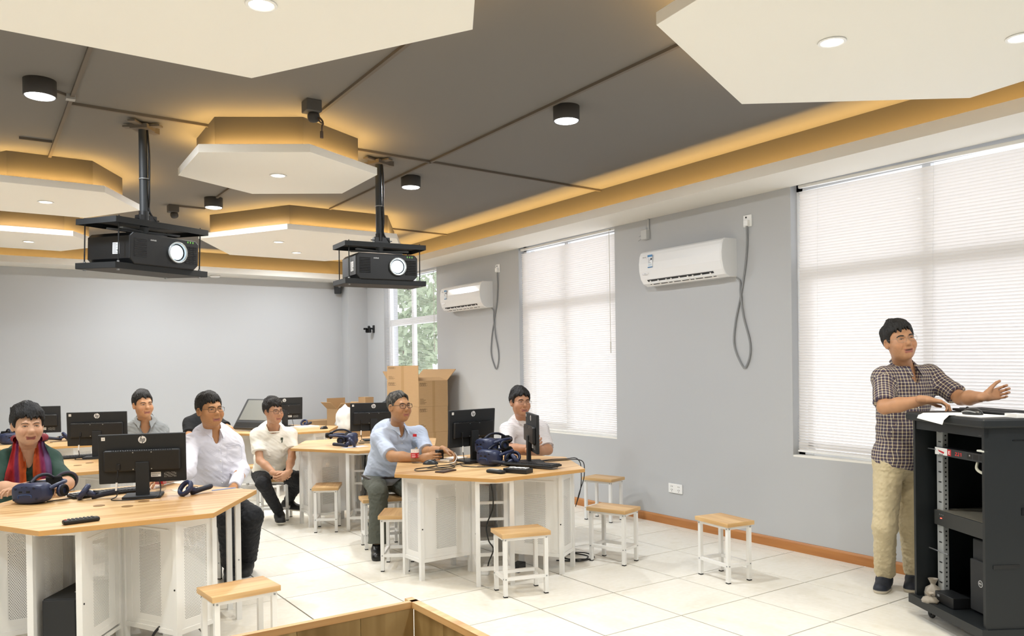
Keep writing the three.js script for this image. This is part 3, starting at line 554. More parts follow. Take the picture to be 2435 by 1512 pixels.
function headset(label, pos, ry, rx = 0, rz = 0, strap = true) {
  const g = thing('headset', label, 'headset', pos); g.rotation.set(rx, ry, rz, 'YXZ'); g.scale.setScalar(1.12);
  mesh('visor', visorG, M.navy, g, [0, 0.054, 0]); for (const d of dimples) mesh('sensor_dimple', d, M.navyD, g, [0, 0.054, 0]);
  mesh('front_badge', tube([[-0.035, 0.034, 0.04], [-0.035, 0.046, 0.0415], [-0.025, 0.05, 0.042], [0.025, 0.05, 0.042], [0.035, 0.046, 0.0415], [0.035, 0.034, 0.04]], 0.0022, 24), std('#2c4f86', { roughness: 0.3 }), g);
  mesh('face_cushion', tr(new THREE.TorusGeometry(0.058, 0.016, 8, 24), 0, 0, 0).scale(1.3, 0.8, 1).translate(0, 0.054, -0.05), M.rubber, g);
  for (const s of [-1, 1]) mesh('lens', cyl(0.025, 0.025, 0.01, 20, s * 0.033, 0.054, -0.044, Math.PI / 2), M.blackG, g);
  mesh('camera_window', [-1, 1].map((s) => rb(0.02, 0.01, 0.004, 0.003, s * 0.02, 0.066, 0.041)), M.blackG, g);
  if (strap) {
    for (const s of [-1, 1]) {
      mesh('strap_arm', tube([[s * 0.088, 0.07, -0.02], [s * 0.1, 0.082, -0.07], [s * 0.095, 0.088, -0.13], [s * 0.06, 0.088, -0.185], [0, 0.086, -0.2]], 0.011, 30, 8).scale(1, 1, 1), M.navy, g);
      const e = mesh('headphone', lathe([[0, -0.014], [0.028, -0.014], [0.033, -0.004], [0.033, 0.006], [0.024, 0.012], [0, 0.013]], 20), M.navy, g, [s * 0.108, 0.05, -0.09], [0, 0, s * Math.PI / 2]);
      mesh('ear_pad', new THREE.TorusGeometry(0.024, 0.008, 8, 18).rotateX(Math.PI / 2).translate(0, -0.016, 0), M.rubber, e); mesh('hinge', rod([s * 0.1, 0.09, -0.09], [s * 0.11, 0.055, -0.09], 0.009), M.navyD, g);
    }
    mesh('size_knob', lathe([[0, -0.02], [0.02, -0.02], [0.024, 0], [0.02, 0.02], [0, 0.02]], 18), M.rubber, g, [0, 0.086, -0.215], [Math.PI / 2, 0, 0]);
    mesh('top_strap', tube([[0, 0.104, -0.01], [0, 0.13, -0.06], [0, 0.132, -0.13], [0, 0.1, -0.2]], 0.009, 24, 6), M.navyD, g);
    mesh('rear_pad', rb(0.09, 0.06, 0.02, 0.009, 0, 0.086, -0.188), M.rubber, g);
  }
  return g;
}
function controller(label, pos, ry, rx = 0, rz = 0) { // handle along +x, ring at -x end
  const g = thing('vr_controller', label, 'controller', pos); g.rotation.set(rx, ry, rz, 'YXZ');
  mesh('ring', new THREE.TorusGeometry(0.041, 0.0125, 10, 32).scale(1, 1, 1.25).rotateX(Math.PI / 2).rotateZ(0.95).translate(-0.035, 0.046, 0), M.navy, g);
  mesh('head', rb(0.055, 0.03, 0.05, 0.013, 0.004, 0.034, 0, 0, 0, -0.35), M.navy, g);
  mesh('handle', (() => { const h = lathe([[0, -0.075], [0.012, -0.073], [0.017, -0.06], [0.0155, 0], [0.0175, 0.05], [0.019, 0.07], [0, 0.075]], 16); h.rotateZ(Math.PI / 2 + 0.14); return h.translate(0.075, 0.026, 0); })(), M.navyD, g);
  mesh('trackpad', cyl(0.017, 0.017, 0.003, 20, 0.03, 0.046, 0, 0, 0, -0.2), M.rubber, g);
  return g;
}
headset('dark blue headset on the front left table beside the woman', [-3.2, TH, -0.16], -40 * D2R, 0, 0.05);
mesh('white_sticker', bx(0.03, 0.001, 0.012, 0, 0, 0), M.paper, scene.children[scene.children.length - 1], [0.0, 0.1055, 0.012]);
controller('dark blue controller with a white sticker left of the front monitor', [-2.9, TH, -0.12], -12 * D2R);
mesh('white_sticker', bx(0.018, 0.001, 0.018), M.paper, scene.children[scene.children.length - 1], [-0.0, 0.0535, 0], [0, 0, -0.35]);
controller('dark blue controller with its ring upright at the right end of the front left table', [-2.39, TH, 0.1], 22 * D2R);
headset('upper dark blue headset in the pile on the window-side table', [-0.19, TH + 0.075, -0.06], -88 * D2R, 0.0, 0.1);
headset('lower dark blue headset in front of the pile on the window-side table', [-0.235, TH, 0.05], -78 * D2R, -0.0, 0.0);
controller('dark blue controller ring lying below the headset pile', [-0.12, TH, 0.2], 150 * D2R);
controller('dark blue controller at the right side of the headset pile', [0.03, TH, 0.02], 60 * D2R);
headset('dark blue headset lying on the table behind the man in light blue', [-0.36, TH, -2.2], 60 * D2R, 0, 0.0);
controller('dark blue controller on a sheet in front of the far headset', [-0.5, TH + 0.002, -1.98], 165 * D2R);
headset('dark blue headset at the left edge on the farthest left table', [-3.1, TH, -4.75], 10 * D2R);
controller('dark blue controller with looped cord on the farthest left table', [-2.62, TH, -4.9], 190 * D2R);
controller('dark blue controller standing on the farthest right table', [0.2, TH, -5.05], 40 * D2R);
// ---------------------------------------------------------------- things on the tables
const flat = (name, label, cat, pos, ry, w, d, mat, h = 0.0015) => { const m = mesh(name, bx(w, h, d, 0, h / 2, 0), mat, null, pos); m.rotation.y = ry; return tag(m, label, cat); };
function keyboard(label, pos, ry, rx = 0) {
  const g = thing('keyboard', label, 'keyboard', pos); g.rotation.set(rx, ry, 0, 'YXZ'); mesh('tray', rb(0.44, 0.016, 0.135, 0.005, 0, 0.01, 0), M.blackM, g);
  const keys = []; for (let r = 0; r < 5; r++) for (let c = 0; c < 19; c++) keys.push(bx(0.018, 0.006, 0.019, -0.2 + c * 0.0222, 0.02, -0.048 + r * 0.0235)); mesh('keys', keys, M.black, g);
  mesh('flip_feet', [bx(0.02, 0.014, 0.006, -0.18, 0.0, -0.058), bx(0.02, 0.014, 0.006, 0.18, 0.0, -0.058)], M.black, g);
}
keyboard('black keyboard behind the front monitor', [-2.78, TH, -0.27], 10 * D2R);
keyboard('black keyboard lying on the table behind the woman', [-2.72, TH, -2.75], 6 * D2R);
keyboard('black keyboard propped up on a box at the front of the window-side table', [-0.05, TH + 0.012, 0.37], -70 * D2R, 0.0);
function remote(label, pos, ry, L = 0.16, W = 0.045, silver = false) {
  const g = thing('remote_control', label, 'remote control', pos, ry); mesh('body', rb(L, 0.022, W, 0.009, 0, 0.012, 0), silver ? M.blackM : M.black, g);
  const b = []; for (let i = 0; i < 7; i++) for (let j = 0; j < 3; j++) b.push(rb(0.011, 0.004, 0.009, 0.002, -L * 0.32 + i * L * 0.105, 0.024, -0.012 + j * 0.012)); mesh('buttons', b, std('#3c3f42', { roughness: 0.6 }), g);
  if (silver) mesh('faceplate', bx(L * 0.62, 0.002, W * 0.62, -L * 0.1, 0.0262, 0), std('#b8bbb9', { roughness: 0.4 }), g); else mesh('power_button', rb(0.01, 0.005, 0.009, 0.002, -L * 0.42, 0.024, 0), M.red, g);
}
remote('black remote control near the front edge of the left table', [-3.035, TH, 0.675], 8 * D2R, 0.165, 0.045);
remote('black remote with a silver face at the front of the window-side table', [-0.435, TH, 0.47], -78 * D2R, 0.15, 0.055, true);
{ // receiver box with cutlery-like white prongs
  const g = thing('link_box', 'flat black box with a white patterned top near the front of the window-side table', 'box', [-0.305, TH, 0.555], -66 * D2R); mesh('case', rb(0.19, 0.034, 0.1, 0.006, 0, 0.017, 0), M.black, g);
  const t = []; for (let i = 0; i < 12; i++) t.push(bx(0.008, 0.003, 0.03 + (i % 3) * 0.012, -0.07 + i * 0.0125, 0.0355, -0.01)); mesh('top_pattern', t, M.paper, g);
  const p = thing('smartphone', 'dark smartphone lying on the window-side table by the cables', 'phone', [-0.665, TH, 0.165], 24 * D2R); mesh('case', rb(0.16, 0.009, 0.078, 0.004, 0, 0.0045, 0), std('#3a2320', { roughness: 0.4 }), p); mesh('screen', bx(0.15, 0.001, 0.07, 0, 0.0095, 0), M.blackG, p);
  const mouse = (name, label, pos, ry, mat) => { const q = thing(name, label, 'mouse', pos, ry); const gg = new THREE.SphereGeometry(1, 24, 14, 0, TAU, 0, Math.PI / 2); gg.scale(0.06, 0.036, 0.032); mesh('shell', gg, mat, q); mesh('scroll_wheel', tr(new THREE.TorusGeometry(0.008, 0.003, 6, 14), 0.032, 0.03, 0), M.black, q); mesh('button_seam', bx(0.05, 0.001, 0.0012, 0.03, 0.034, 0, 0, 0, -0.2), M.blackG, q); return q; };
  mouse('computer_mouse', 'black mouse behind the coiled cables on the window-side table', [-0.54, TH, -0.29], -30 * D2R, std('#25292d', { roughness: 0.35 }));
  mouse('computer_mouse', 'small black mouse on the farthest right table', [0.2, TH, -4.4], 20 * D2R, M.black);
  // water bottles
  const clear = new THREE.MeshPhysicalMaterial({ color: 0xf4f8fb, transmission: 1, thickness: 0, roughness: 0.03, ior: 1.35 });
  const T_lab = canvasTex(256, 96, (c, w, h) => { c.fillStyle = '#f5efe9'; c.fillRect(0, 0, w, 40); c.fillStyle = '#c3242e'; c.fillRect(0, 40, w, 56); c.fillStyle = '#f2e6e2'; for (let k = 0; k < 4; k++) { c.font = 'bold 15px sans-serif'; c.fillText('water', 6 + k * 64, 62); c.fillRect(8 + k * 64, 70, 40, 3); c.fillRect(8 + k * 64, 78, 46, 3); c.fillRect(8 + k * 64, 86, 36, 3); } c.strokeStyle = '#b9564f'; for (let k = 0; k < 4; k++) c.strokeRect(20 + k * 64, 10, 18, 20); });
  const labMat = std('#ffffff', { map: T_lab, roughness: 0.4 });
  const bottle = (label, pos) => {
    const b = thing('water_bottle', label, 'bottle', pos); mesh('body', lathe([[0, 0.004], [0.024, 0], [0.031, 0.006], [0.032, 0.03], [0.0305, 0.05], [0.031, 0.1], [0.032, 0.125], [0.031, 0.15], [0.022, 0.185], [0.0125, 0.202], [0.0125, 0.212]], 28), clear, b);
    mesh('label', new THREE.CylinderGeometry(0.0324, 0.0324, 0.066, 28, 1, true).translate(0, 0.078, 0), labMat, b); mesh('cap', [cyl(0.0155, 0.015, 0.02, 20, 0, 0.219, 0)], M.red, b);
  };
  bottle('clear plastic water bottle with red cap in front of the man in light blue', [-0.6, TH, -0.43]); bottle('water bottle with a red label hidden behind the front monitor stand', [-2.5, TH, -0.2]);
  // the dark box held by the man in light blue
  tag(mesh('black_case', rb(0.05, 0.085, 0.06, 0.006, 0, 0.043, 0), M.black, null, [-0.36, TH, -0.47]), 'small black case held on the table by the man in light blue', 'case');
  // papers and strips
  flat('paper_sheet', 'white sheet of paper by the woman’s elbow', 'paper', [-2.93, TH, -0.42], 0.4, 0.21, 0.12, M.paper);
  flat('blue_strap', 'light blue strap end at the right corner of the front left table', 'strap', [-2.17, TH, 0.0], 0.15, 0.15, 0.014, std('#7f9cd6', { roughness: 0.6 }), 0.004);
  flat('paper_sheet', 'thin pale sheet behind the upright controller', 'paper', [-2.35, TH, -0.15], 0.1, 0.18, 0.1, std('#e9dcc4', { roughness: 0.7 }));
  flat('paper_sheet', 'pale blue sheet under the far controller', 'paper', [-0.44, TH, -1.98], 0.2, 0.26, 0.1, std('#cfd3e4', { roughness: 0.7 }));
  flat('paper_stack', 'white paper stack on the farthest right table', 'paper', [0.1, TH, -4.8], 0.2, 0.3, 0.21, M.paper, 0.02);
  flat('paper_sheet', 'white sheet beside the monitor on the window-side table', 'paper', [-0.25, TH, -0.45], 0.4, 0.25, 0.12, M.paper, 0.012);
  // cables on the tables
  const cab = (label, pts, r = 0.0032, mat = M.cable, seg = 120) => tag(mesh('cable', tube(pts, r, seg, 6), mat), label, 'cable');
  const Y = TH + 0.004;
  cab('black cable coiled in loops at the left of the window-side table', [[-0.50, Y, -0.27], [-0.60, Y, -0.12], [-0.78, Y, -0.08], [-0.82, Y, 0.03], [-0.68, Y, 0.05], [-0.52, Y, 0.03], [-0.48, Y + 0.006, -0.06], [-0.58, Y + 0.004, -0.11], [-0.70, Y + 0.004, -0.05], [-0.66, Y + 0.006, 0.03], [-0.5, Y + 0.006, 0.0], [-0.42, Y + 0.004, -0.08], [-0.3, Y, -0.1], [-0.2, Y, -0.12]]);
  cab('thin black cable winding from the mouse into the coil', [[-0.49, Y + 0.012, -0.3], [-0.42, Y + 0.004, -0.26], [-0.36, Y + 0.004, -0.2], [-0.45, Y + 0.008, -0.1], [-0.6, Y + 0.01, -0.06], [-0.64, Y + 0.01, 0.0], [-0.55, Y + 0.008, 0.02], [-0.46, Y + 0.01, -0.05], [-0.34, Y + 0.004, -0.14], [-0.24, Y, -0.16]], 0.0025);
  cab('black cable sweeping in front of the headset pile', [[-0.36, Y, -0.14], [-0.42, Y, 0.0], [-0.36, Y, 0.12], [-0.22, Y, 0.17], [-0.16, Y, 0.12]], 0.0035);
  tag(mesh('adapter_block', rb(0.1, 0.025, 0.05, 0.006, 0, 0.0125, 0), M.black, null, [-0.28, TH, -0.12], [0, 0.5, 0]), 'black adapter block among the cables by the headset pile', 'adapter');
  cab('pair of black cables trailing off the right edge of the window-side table', [[0.14, Y, 0.02], [0.2, Y, 0.1], [0.35, Y, 0.1], [0.47, Y, 0.14], [0.53, Y + 0.003, 0.17], [0.555, Y - 0.03, 0.19], [0.56, 0.62, 0.2], [0.54, 0.5, 0.21], [0.48, 0.38, 0.22]], 0.0035);
  cab('second black cable trailing off the right edge of the window-side table', [[0.14, Y + 0.004, 0.06], [0.26, Y, 0.16], [0.4, Y, 0.2], [0.49, Y, 0.24], [0.53, Y - 0.02, 0.26], [0.54, 0.62, 0.26], [0.5, 0.48, 0.24], [0.49, 0.4, 0.22]], 0.0035);
  cab('white thin cable standing up behind the black monitor', [[-0.42, Y, -0.2], [-0.36, Y + 0.01, -0.22], [-0.34, Y + 0.05, -0.23], [-0.36, Y + 0.08, -0.23]], 0.0035, M.cableW, 30);
  cab('black cable loops by the headset behind the man in light blue', [[-0.26, Y, -2.3], [-0.1, Y, -2.2], [0.1, Y, -2.25], [0.15, Y, -2.1], [0.0, Y, -2.0], [-0.12, Y, -2.1], [-0.05, Y + 0.03, -2.3], [0.1, Y + 0.04, -2.4]], 0.004);
  cab('black cable from the controller on the farthest left table', [[-2.55, Y, -4.88], [-2.42, Y, -4.85], [-2.36, Y + 0.04, -4.9], [-2.4, Y + 0.06, -4.98], [-2.48, Y + 0.02, -4.9], [-2.58, Y, -4.75], [-2.75, Y, -4.7]], 0.004);
  cab('black cable running from the headset along the front left table', [[-3.12, Y, -0.16], [-3.0, Y, -0.2], [-2.8, Y, -0.22], [-2.6, Y, -0.24]], 0.003);
  // under the tables
  const F = 0.006;
  cab('coil of black cable on the floor right of the window-side table', [[0.22, F, 0.3], [0.36, F, 0.42], [0.5, F, 0.34], [0.46, F, 0.2], [0.32, F, 0.24], [0.34, F + 0.006, 0.44], [0.5, F + 0.006, 0.42], [0.52, F + 0.01, 0.26], [0.38, F + 0.01, 0.2], [0.3, F + 0.008, 0.34], [0.42, F + 0.012, 0.46]], 0.005);
  cab('black cable hanging down between the legs of the window-side table', [[-0.5, 0.7, 0.5], [-0.47, 0.6, 0.48], [-0.46, 0.5, 0.46], [-0.5, 0.38, 0.44], [-0.47, 0.27, 0.42], [-0.42, 0.2, 0.4], [-0.45, 0.1, 0.38], [-0.4, 0.01, 0.3]], 0.005);
  cab('bundle of black cables hanging under the table behind the man in light blue', [[-0.42, 0.72, -1.8], [-0.4, 0.6, -1.82], [-0.43, 0.45, -1.8], [-0.4, 0.3, -1.82], [-0.42, 0.15, -1.8], [-0.4, 0.01, -1.75]], 0.006);
  cab('second strand of the cable bundle under the table behind the man in light blue', [[-0.39, 0.72, -1.82], [-0.42, 0.58, -1.8], [-0.38, 0.4, -1.84], [-0.43, 0.25, -1.8], [-0.37, 0.02, -1.86]], 0.006);
  cab('black cable arching over the floor under the front left table', [[-2.72, 0.01, 0.62], [-2.7, 0.12, 0.63], [-2.64, 0.16, 0.62], [-2.58, 0.12, 0.6], [-2.55, 0.01, 0.55]], 0.007);
  tag(mesh('power_adapter', rb(0.12, 0.06, 0.07, 0.006, 0, 0.03, 0), M.black, null, [-0.18, 0, 0.36], [0, 0.5, 0]), 'black power adapter on the floor under the window-side table', 'adapter');
  tag(mesh('power_strip', rb(0.3, 0.035, 0.06, 0.008, 0, 0.0175, 0), M.plasticW, null, [-0.35, 0, 0.2], [0, 0.9, 0]), 'white power strip on the floor under the window-side table', 'power strip');
  // computer towers
  const tower = (label, x, z, ry, y = 0) => { const t = thing('computer_tower', label, 'computer', [x, y, z], ry); mesh('case', rb(0.165, 0.38, 0.36, 0.008, 0, 0.19, 0), M.blackM, t); mesh('front_bezel', rb(0.16, 0.37, 0.012, 0.004, 0, 0.19, 0.183), M.black, t); mesh('label_sticker', bx(0.03, 0.001, 0.012, 0.03, 0.3805, 0.06), M.paper, t); };
  const inCab = (t, deg, label, y) => { const [x, z, r] = TABLES[t], a = (deg + r) * D2R; tower(label, x + 0.435 * Math.cos(a), z + 0.435 * Math.sin(a), Math.PI / 2 - a, y); };
  inCab('T2', 120, 'black computer tower standing inside the open frame of the front left table', 0.0);
  inCab('T1', 180, 'computer tower behind the perforated panel at the left of the window-side table', 0.152); inCab('T1', 60, 'computer tower behind the perforated panel at the right of the window-side table', 0.152);
  inCab('T2', 60, 'computer tower behind the right perforated panel of the front left table', 0.152); inCab('T2', 180, 'computer tower behind the left perforated panel of the front left table', 0.152); inCab('T3', 180, 'computer tower behind the perforated panel of the table behind the man in light blue', 0.152);
}
// ---------------------------------------------------------------- projectors on ceiling poles
{
  const T_viv = canvasTex(128, 32, (c, w, h) => { c.fillStyle = '#15171a'; c.fillRect(0, 0, w, h); c.fillStyle = '#eef2f4'; c.font = 'bold 25px sans-serif'; c.fillText('vivitek', 20, 24); });
  const T_plate = canvasTex(64, 64, (c, w, h) => { c.fillStyle = '#c9ccd0'; c.fillRect(0, 0, w, h); c.fillStyle = '#6a6d72'; for (let i = 0; i < 8; i++) c.fillRect(5, 6 + i * 7, 30 + (i * 11) % 22, 3); c.fillStyle = '#333'; c.fillRect(44, 40, 14, 8); });
  function projector(label, x, z, yTop, ry, pitch, hot, W, D) {
    const g = thing('ceiling_projector', label, 'projector', [x, CEIL, z], ry);
    const dy = yTop - CEIL; // underside of the top plate, below the ceiling
    mesh('ceiling_plate', [bx(0.3, 0.012, 0.05, 0, -0.02, 0, 0, 0.5), bx(0.05, 0.012, 0.26, 0, -0.02, 0, 0, 0.5), bx(0.12, 0.03, 0.12, 0, -0.03, 0, 0, 0.5), bx(0.07, 0.04, 0.05, 0.1, -0.02, -0.03, 0, 0.2)], M.conduit, g);
    mesh('pole', cyl(0.027, 0.027, -dy - 0.03, 18, 0, (dy) / 2 - 0.0, 0), std('#2f3336', { roughness: 0.55 }), g);
    mesh('clamp', [rb(0.13, 0.055, 0.06, 0.004, 0.015, dy + 0.075, 0), cyl(0.034, 0.034, 0.06, 16, 0, dy + 0.1, 0), rod([-0.08, dy + 0.075, 0.02], [0.1, dy + 0.075, 0.02], 0.004)], M.black, g);
    mesh('cable_bundle', [tube([[0.03, -0.05, 0.01], [0.036, -0.2, 0.015], [0.03, -0.35, 0.02], [0.036, -0.5, 0.01], [0.03, dy + 0.13, 0.02], [0.08, dy + 0.06, 0.03]], 0.007, 40), tube([[0.02, -0.04, 0.025], [0.03, -0.25, 0.026], [0.022, -0.45, 0.03], [0.034, dy + 0.14, 0.0], [0.05, dy + 0.05, -0.02]], 0.006, 40)], M.cable, g);
    mesh('cable_tie', new THREE.TorusGeometry(0.033, 0.004, 6, 20).rotateX(Math.PI / 2).translate(0.004, dy * 0.52, 0.004), M.zinc, g);
    const f = new THREE.Group(); f.name = 'cage'; f.position.set(0, dy, 0); f.rotation.x = pitch; g.add(f);
    const gap = 0.292;
    const tray = (y, up) => mesh(up ? 'top_tray' : 'bottom_tray', [rb(W, 0.005, D, 0.001, 0, y + (up ? 0.034 : 0.0), 0), bx(W, 0.038, 0.004, 0, y + 0.019, D / 2), bx(W, 0.038, 0.004, 0, y + 0.019, -D / 2), bx(0.004, 0.038, D, W / 2, y + 0.019, 0), bx(0.004, 0.038, D, -W / 2, y + 0.019, 0)], M.blackM, f);
    tray(0, true); tray(-gap, false);
    for (const sx of [-1, 1]) for (const sz of [-1, 1]) { const r = mesh('hanger_rod', rod([sx * (W / 2 - 0.04), 0.05, sz * (D / 2 - 0.035)], [sx * (W / 2 - 0.04), -gap - 0.012, sz * (D / 2 - 0.035)], 0.0045), M.black, f); mesh('nut', [cyl(0.009, 0.009, 0.012, 6, sx * (W / 2 - 0.04), -gap + 0.044, sz * (D / 2 - 0.035)), cyl(0.009, 0.009, 0.012, 6, sx * (W / 2 - 0.04), -gap - 0.006, sz * (D / 2 - 0.035))], M.steel, r); }
    mesh('mount_arms', [bar([-0.22, -0.012, -0.08], [0.22, -0.012, 0.08], 0.03, 0.01), bar([-0.22, -0.012, 0.08], [0.22, -0.012, -0.08], 0.03, 0.01), cyl(0.03, 0.03, 0.04, 14, 0, 0.0, 0)], M.zinc, f);
    // projector body, lens to +z, right of centre
    const b = new THREE.Group(); b.name = 'projector_body'; b.position.set(0.0, -gap + 0.038 + 0.1, 0.0); f.add(b);
    const pw = 0.5, ph = 0.19, pd = D + 0.03;
    const oct = [[-pw / 2 + 0.03, -ph / 2], [pw / 2 - 0.03, -ph / 2], [pw / 2, -ph / 2 + 0.03], [pw / 2, ph / 2 - 0.02], [pw / 2 - 0.02, ph / 2], [-pw / 2 + 0.02, ph / 2], [-pw / 2, ph / 2 - 0.02], [-pw / 2, -ph / 2 + 0.03]];
    mesh('casing', extr(oct, pd - 0.016, 0.008).translate(0, 0, -pd / 2 + 0.008), M.black, b);
    const zf = pd / 2;
    const v1 = []; for (let k = 0; k < 9; k++) for (let c = 0; c < 3; c++) v1.push(bx(0.028, 0.007, 0.006, 0.165 + c * 0.031, -0.055 + k * 0.0135, zf + 0.001)); for (const v of v1) mesh('front_vent_slat', v, M.blackG, b);
    for (let k = 0; k < 14; k++) mesh('side_vent_slat', bx(0.004, 0.1, 0.006, -pw / 2 - 0.001, 0.01, -0.05 + k * 0.013), M.blackG, b);
    for (let k = 0; k < 10; k++) mesh('left_vent_slat', bx(0.09, 0.005, 0.004, -0.185, -0.05 + k * 0.0125, zf + 0.001), M.blackG, b);
    mesh('lens_ring', lathe([[0.062, -0.012], [0.07, 0.002], [0.072, 0.014], [0.067, 0.018], [0.06, 0.012], [0.056, -0.01]], 40).rotateX(Math.PI / 2), std('#c9d0d4', { roughness: 0.25, metalness: 0.6 }), b, [0.085, 0.005, zf + 0.006]);
    mesh('lens_barrel', lathe([[0, -0.006], [0.056, -0.004], [0.059, 0.004]], 36).rotateX(Math.PI / 2), M.blackG, b, [0.085, 0.005, zf + 0.004]);
    mesh('lens_glass', lathe([[0, 0.016], [0.02, 0.014], [0.04, 0.006], [0.05, -0.004]], 32).rotateX(Math.PI / 2), glow([0.75, 0.92, 1.0], hot, 0x8899aa), b, [0.085, 0.005, zf + 0.004]);
    mesh('lens_core', lathe([[0, 0.012], [0.014, 0.009], [0.025, 0]], 24).rotateX(Math.PI / 2), glow([0.9, 0.97, 1.0], 9), b, [0.075, 0.0, zf + 0.012]);
    const s = new THREE.SpotLight(new THREE.Color(0.85, 0.94, 1.0), 5, 0, 16 * D2R, 0.3, 2); s.position.set(0.085, 0.005, zf + 0.06); s.target.position.set(0.085, -0.6, zf + 5); s.castShadow = true; b.add(s, s.target);
    mesh('maker_mark', new THREE.PlaneGeometry(0.07, 0.018), std('#ffffff', { map: T_viv, roughness: 0.4 }), b, [-0.09, 0.065, zf + 0.0015]);
    mesh('rating_label', new THREE.PlaneGeometry(0.075, 0.075), std('#ffffff', { map: T_plate, roughness: 0.4 }), b, [-pw / 2 - 0.0095, 0.0, 0.09], [0, -Math.PI / 2, 0]);
    mesh('status_light', [0, 1, 2].map((k) => rb(0.006, 0.012, 0.003, 0.001, 0.17 + k * 0.02, 0.085, zf + 0.001)), glow([0.3, 0.9, 0.15], 0.6, 0x224400), b);
    mesh('power_cable', tube([[0.1, 0.1, 0.0], [0.22, 0.1, 0.06], [0.29, 0.05, 0.05], [0.29, 0.0, 0.0], [0.27, 0.02, -0.04], [0.3, -0.03, 0.0], [0.26, -0.06, -0.02], [0.24, -0.05, -0.06]], 0.005, 50), M.cable, b);
    return g;
  }
  projector('left black projector in a hanging cage on a ceiling pole', -2.468, -0.80, 2.466, 24 * D2R, 0.055, 1.2, 0.69, 0.45);
  projector('right black projector in a hanging cage on a ceiling pole', -0.70, -0.81, 2.46, -5.6 * D2R, 0.015, 4.5, 0.674, 0.33);
}
// ---------------------------------------------------------------- cardboard boxes
const T_card = canvasTex(512, 256, (c, w, h) => {
  c.fillStyle = '#b5946c'; c.fillRect(0, 0, w, h); for (let i = 0; i < 900; i++) { c.fillStyle = `rgba(${120 + rnd() * 60 | 0},${90 + rnd() * 50 | 0},60,0.06)`; c.fillRect(rnd() * w, rnd() * h, 60 * rnd(), 2); }
  c.fillStyle = '#6b5236'; for (let i = 0; i < 4; i++) c.strokeRect(20 + i * 34, 24, 26, 26); c.strokeStyle = '#5e472e'; c.lineWidth = 3; for (let i = 0; i < 3; i++) { c.strokeRect(22 + i * 36, 22, 26, 28); c.beginPath(); c.moveTo(35 + i * 36, 44); c.lineTo(35 + i * 36, 28); c.lineTo(28 + i * 36, 36); c.stroke(); }
  for (let j = 0; j < 5; j++) c.fillRect(24, 178 + j * 12, 60 + (j * 37) % 60, 4); c.fillStyle = 'rgba(160,125,80,0.55)'; c.fillRect(240, 0, 46, h);
});
const cardMat = std('#ffffff', { map: T_card, roughness: 0.9 }), cardPlain = std('#b3926a', { roughness: 0.9 }), cardIn = cardPlain;
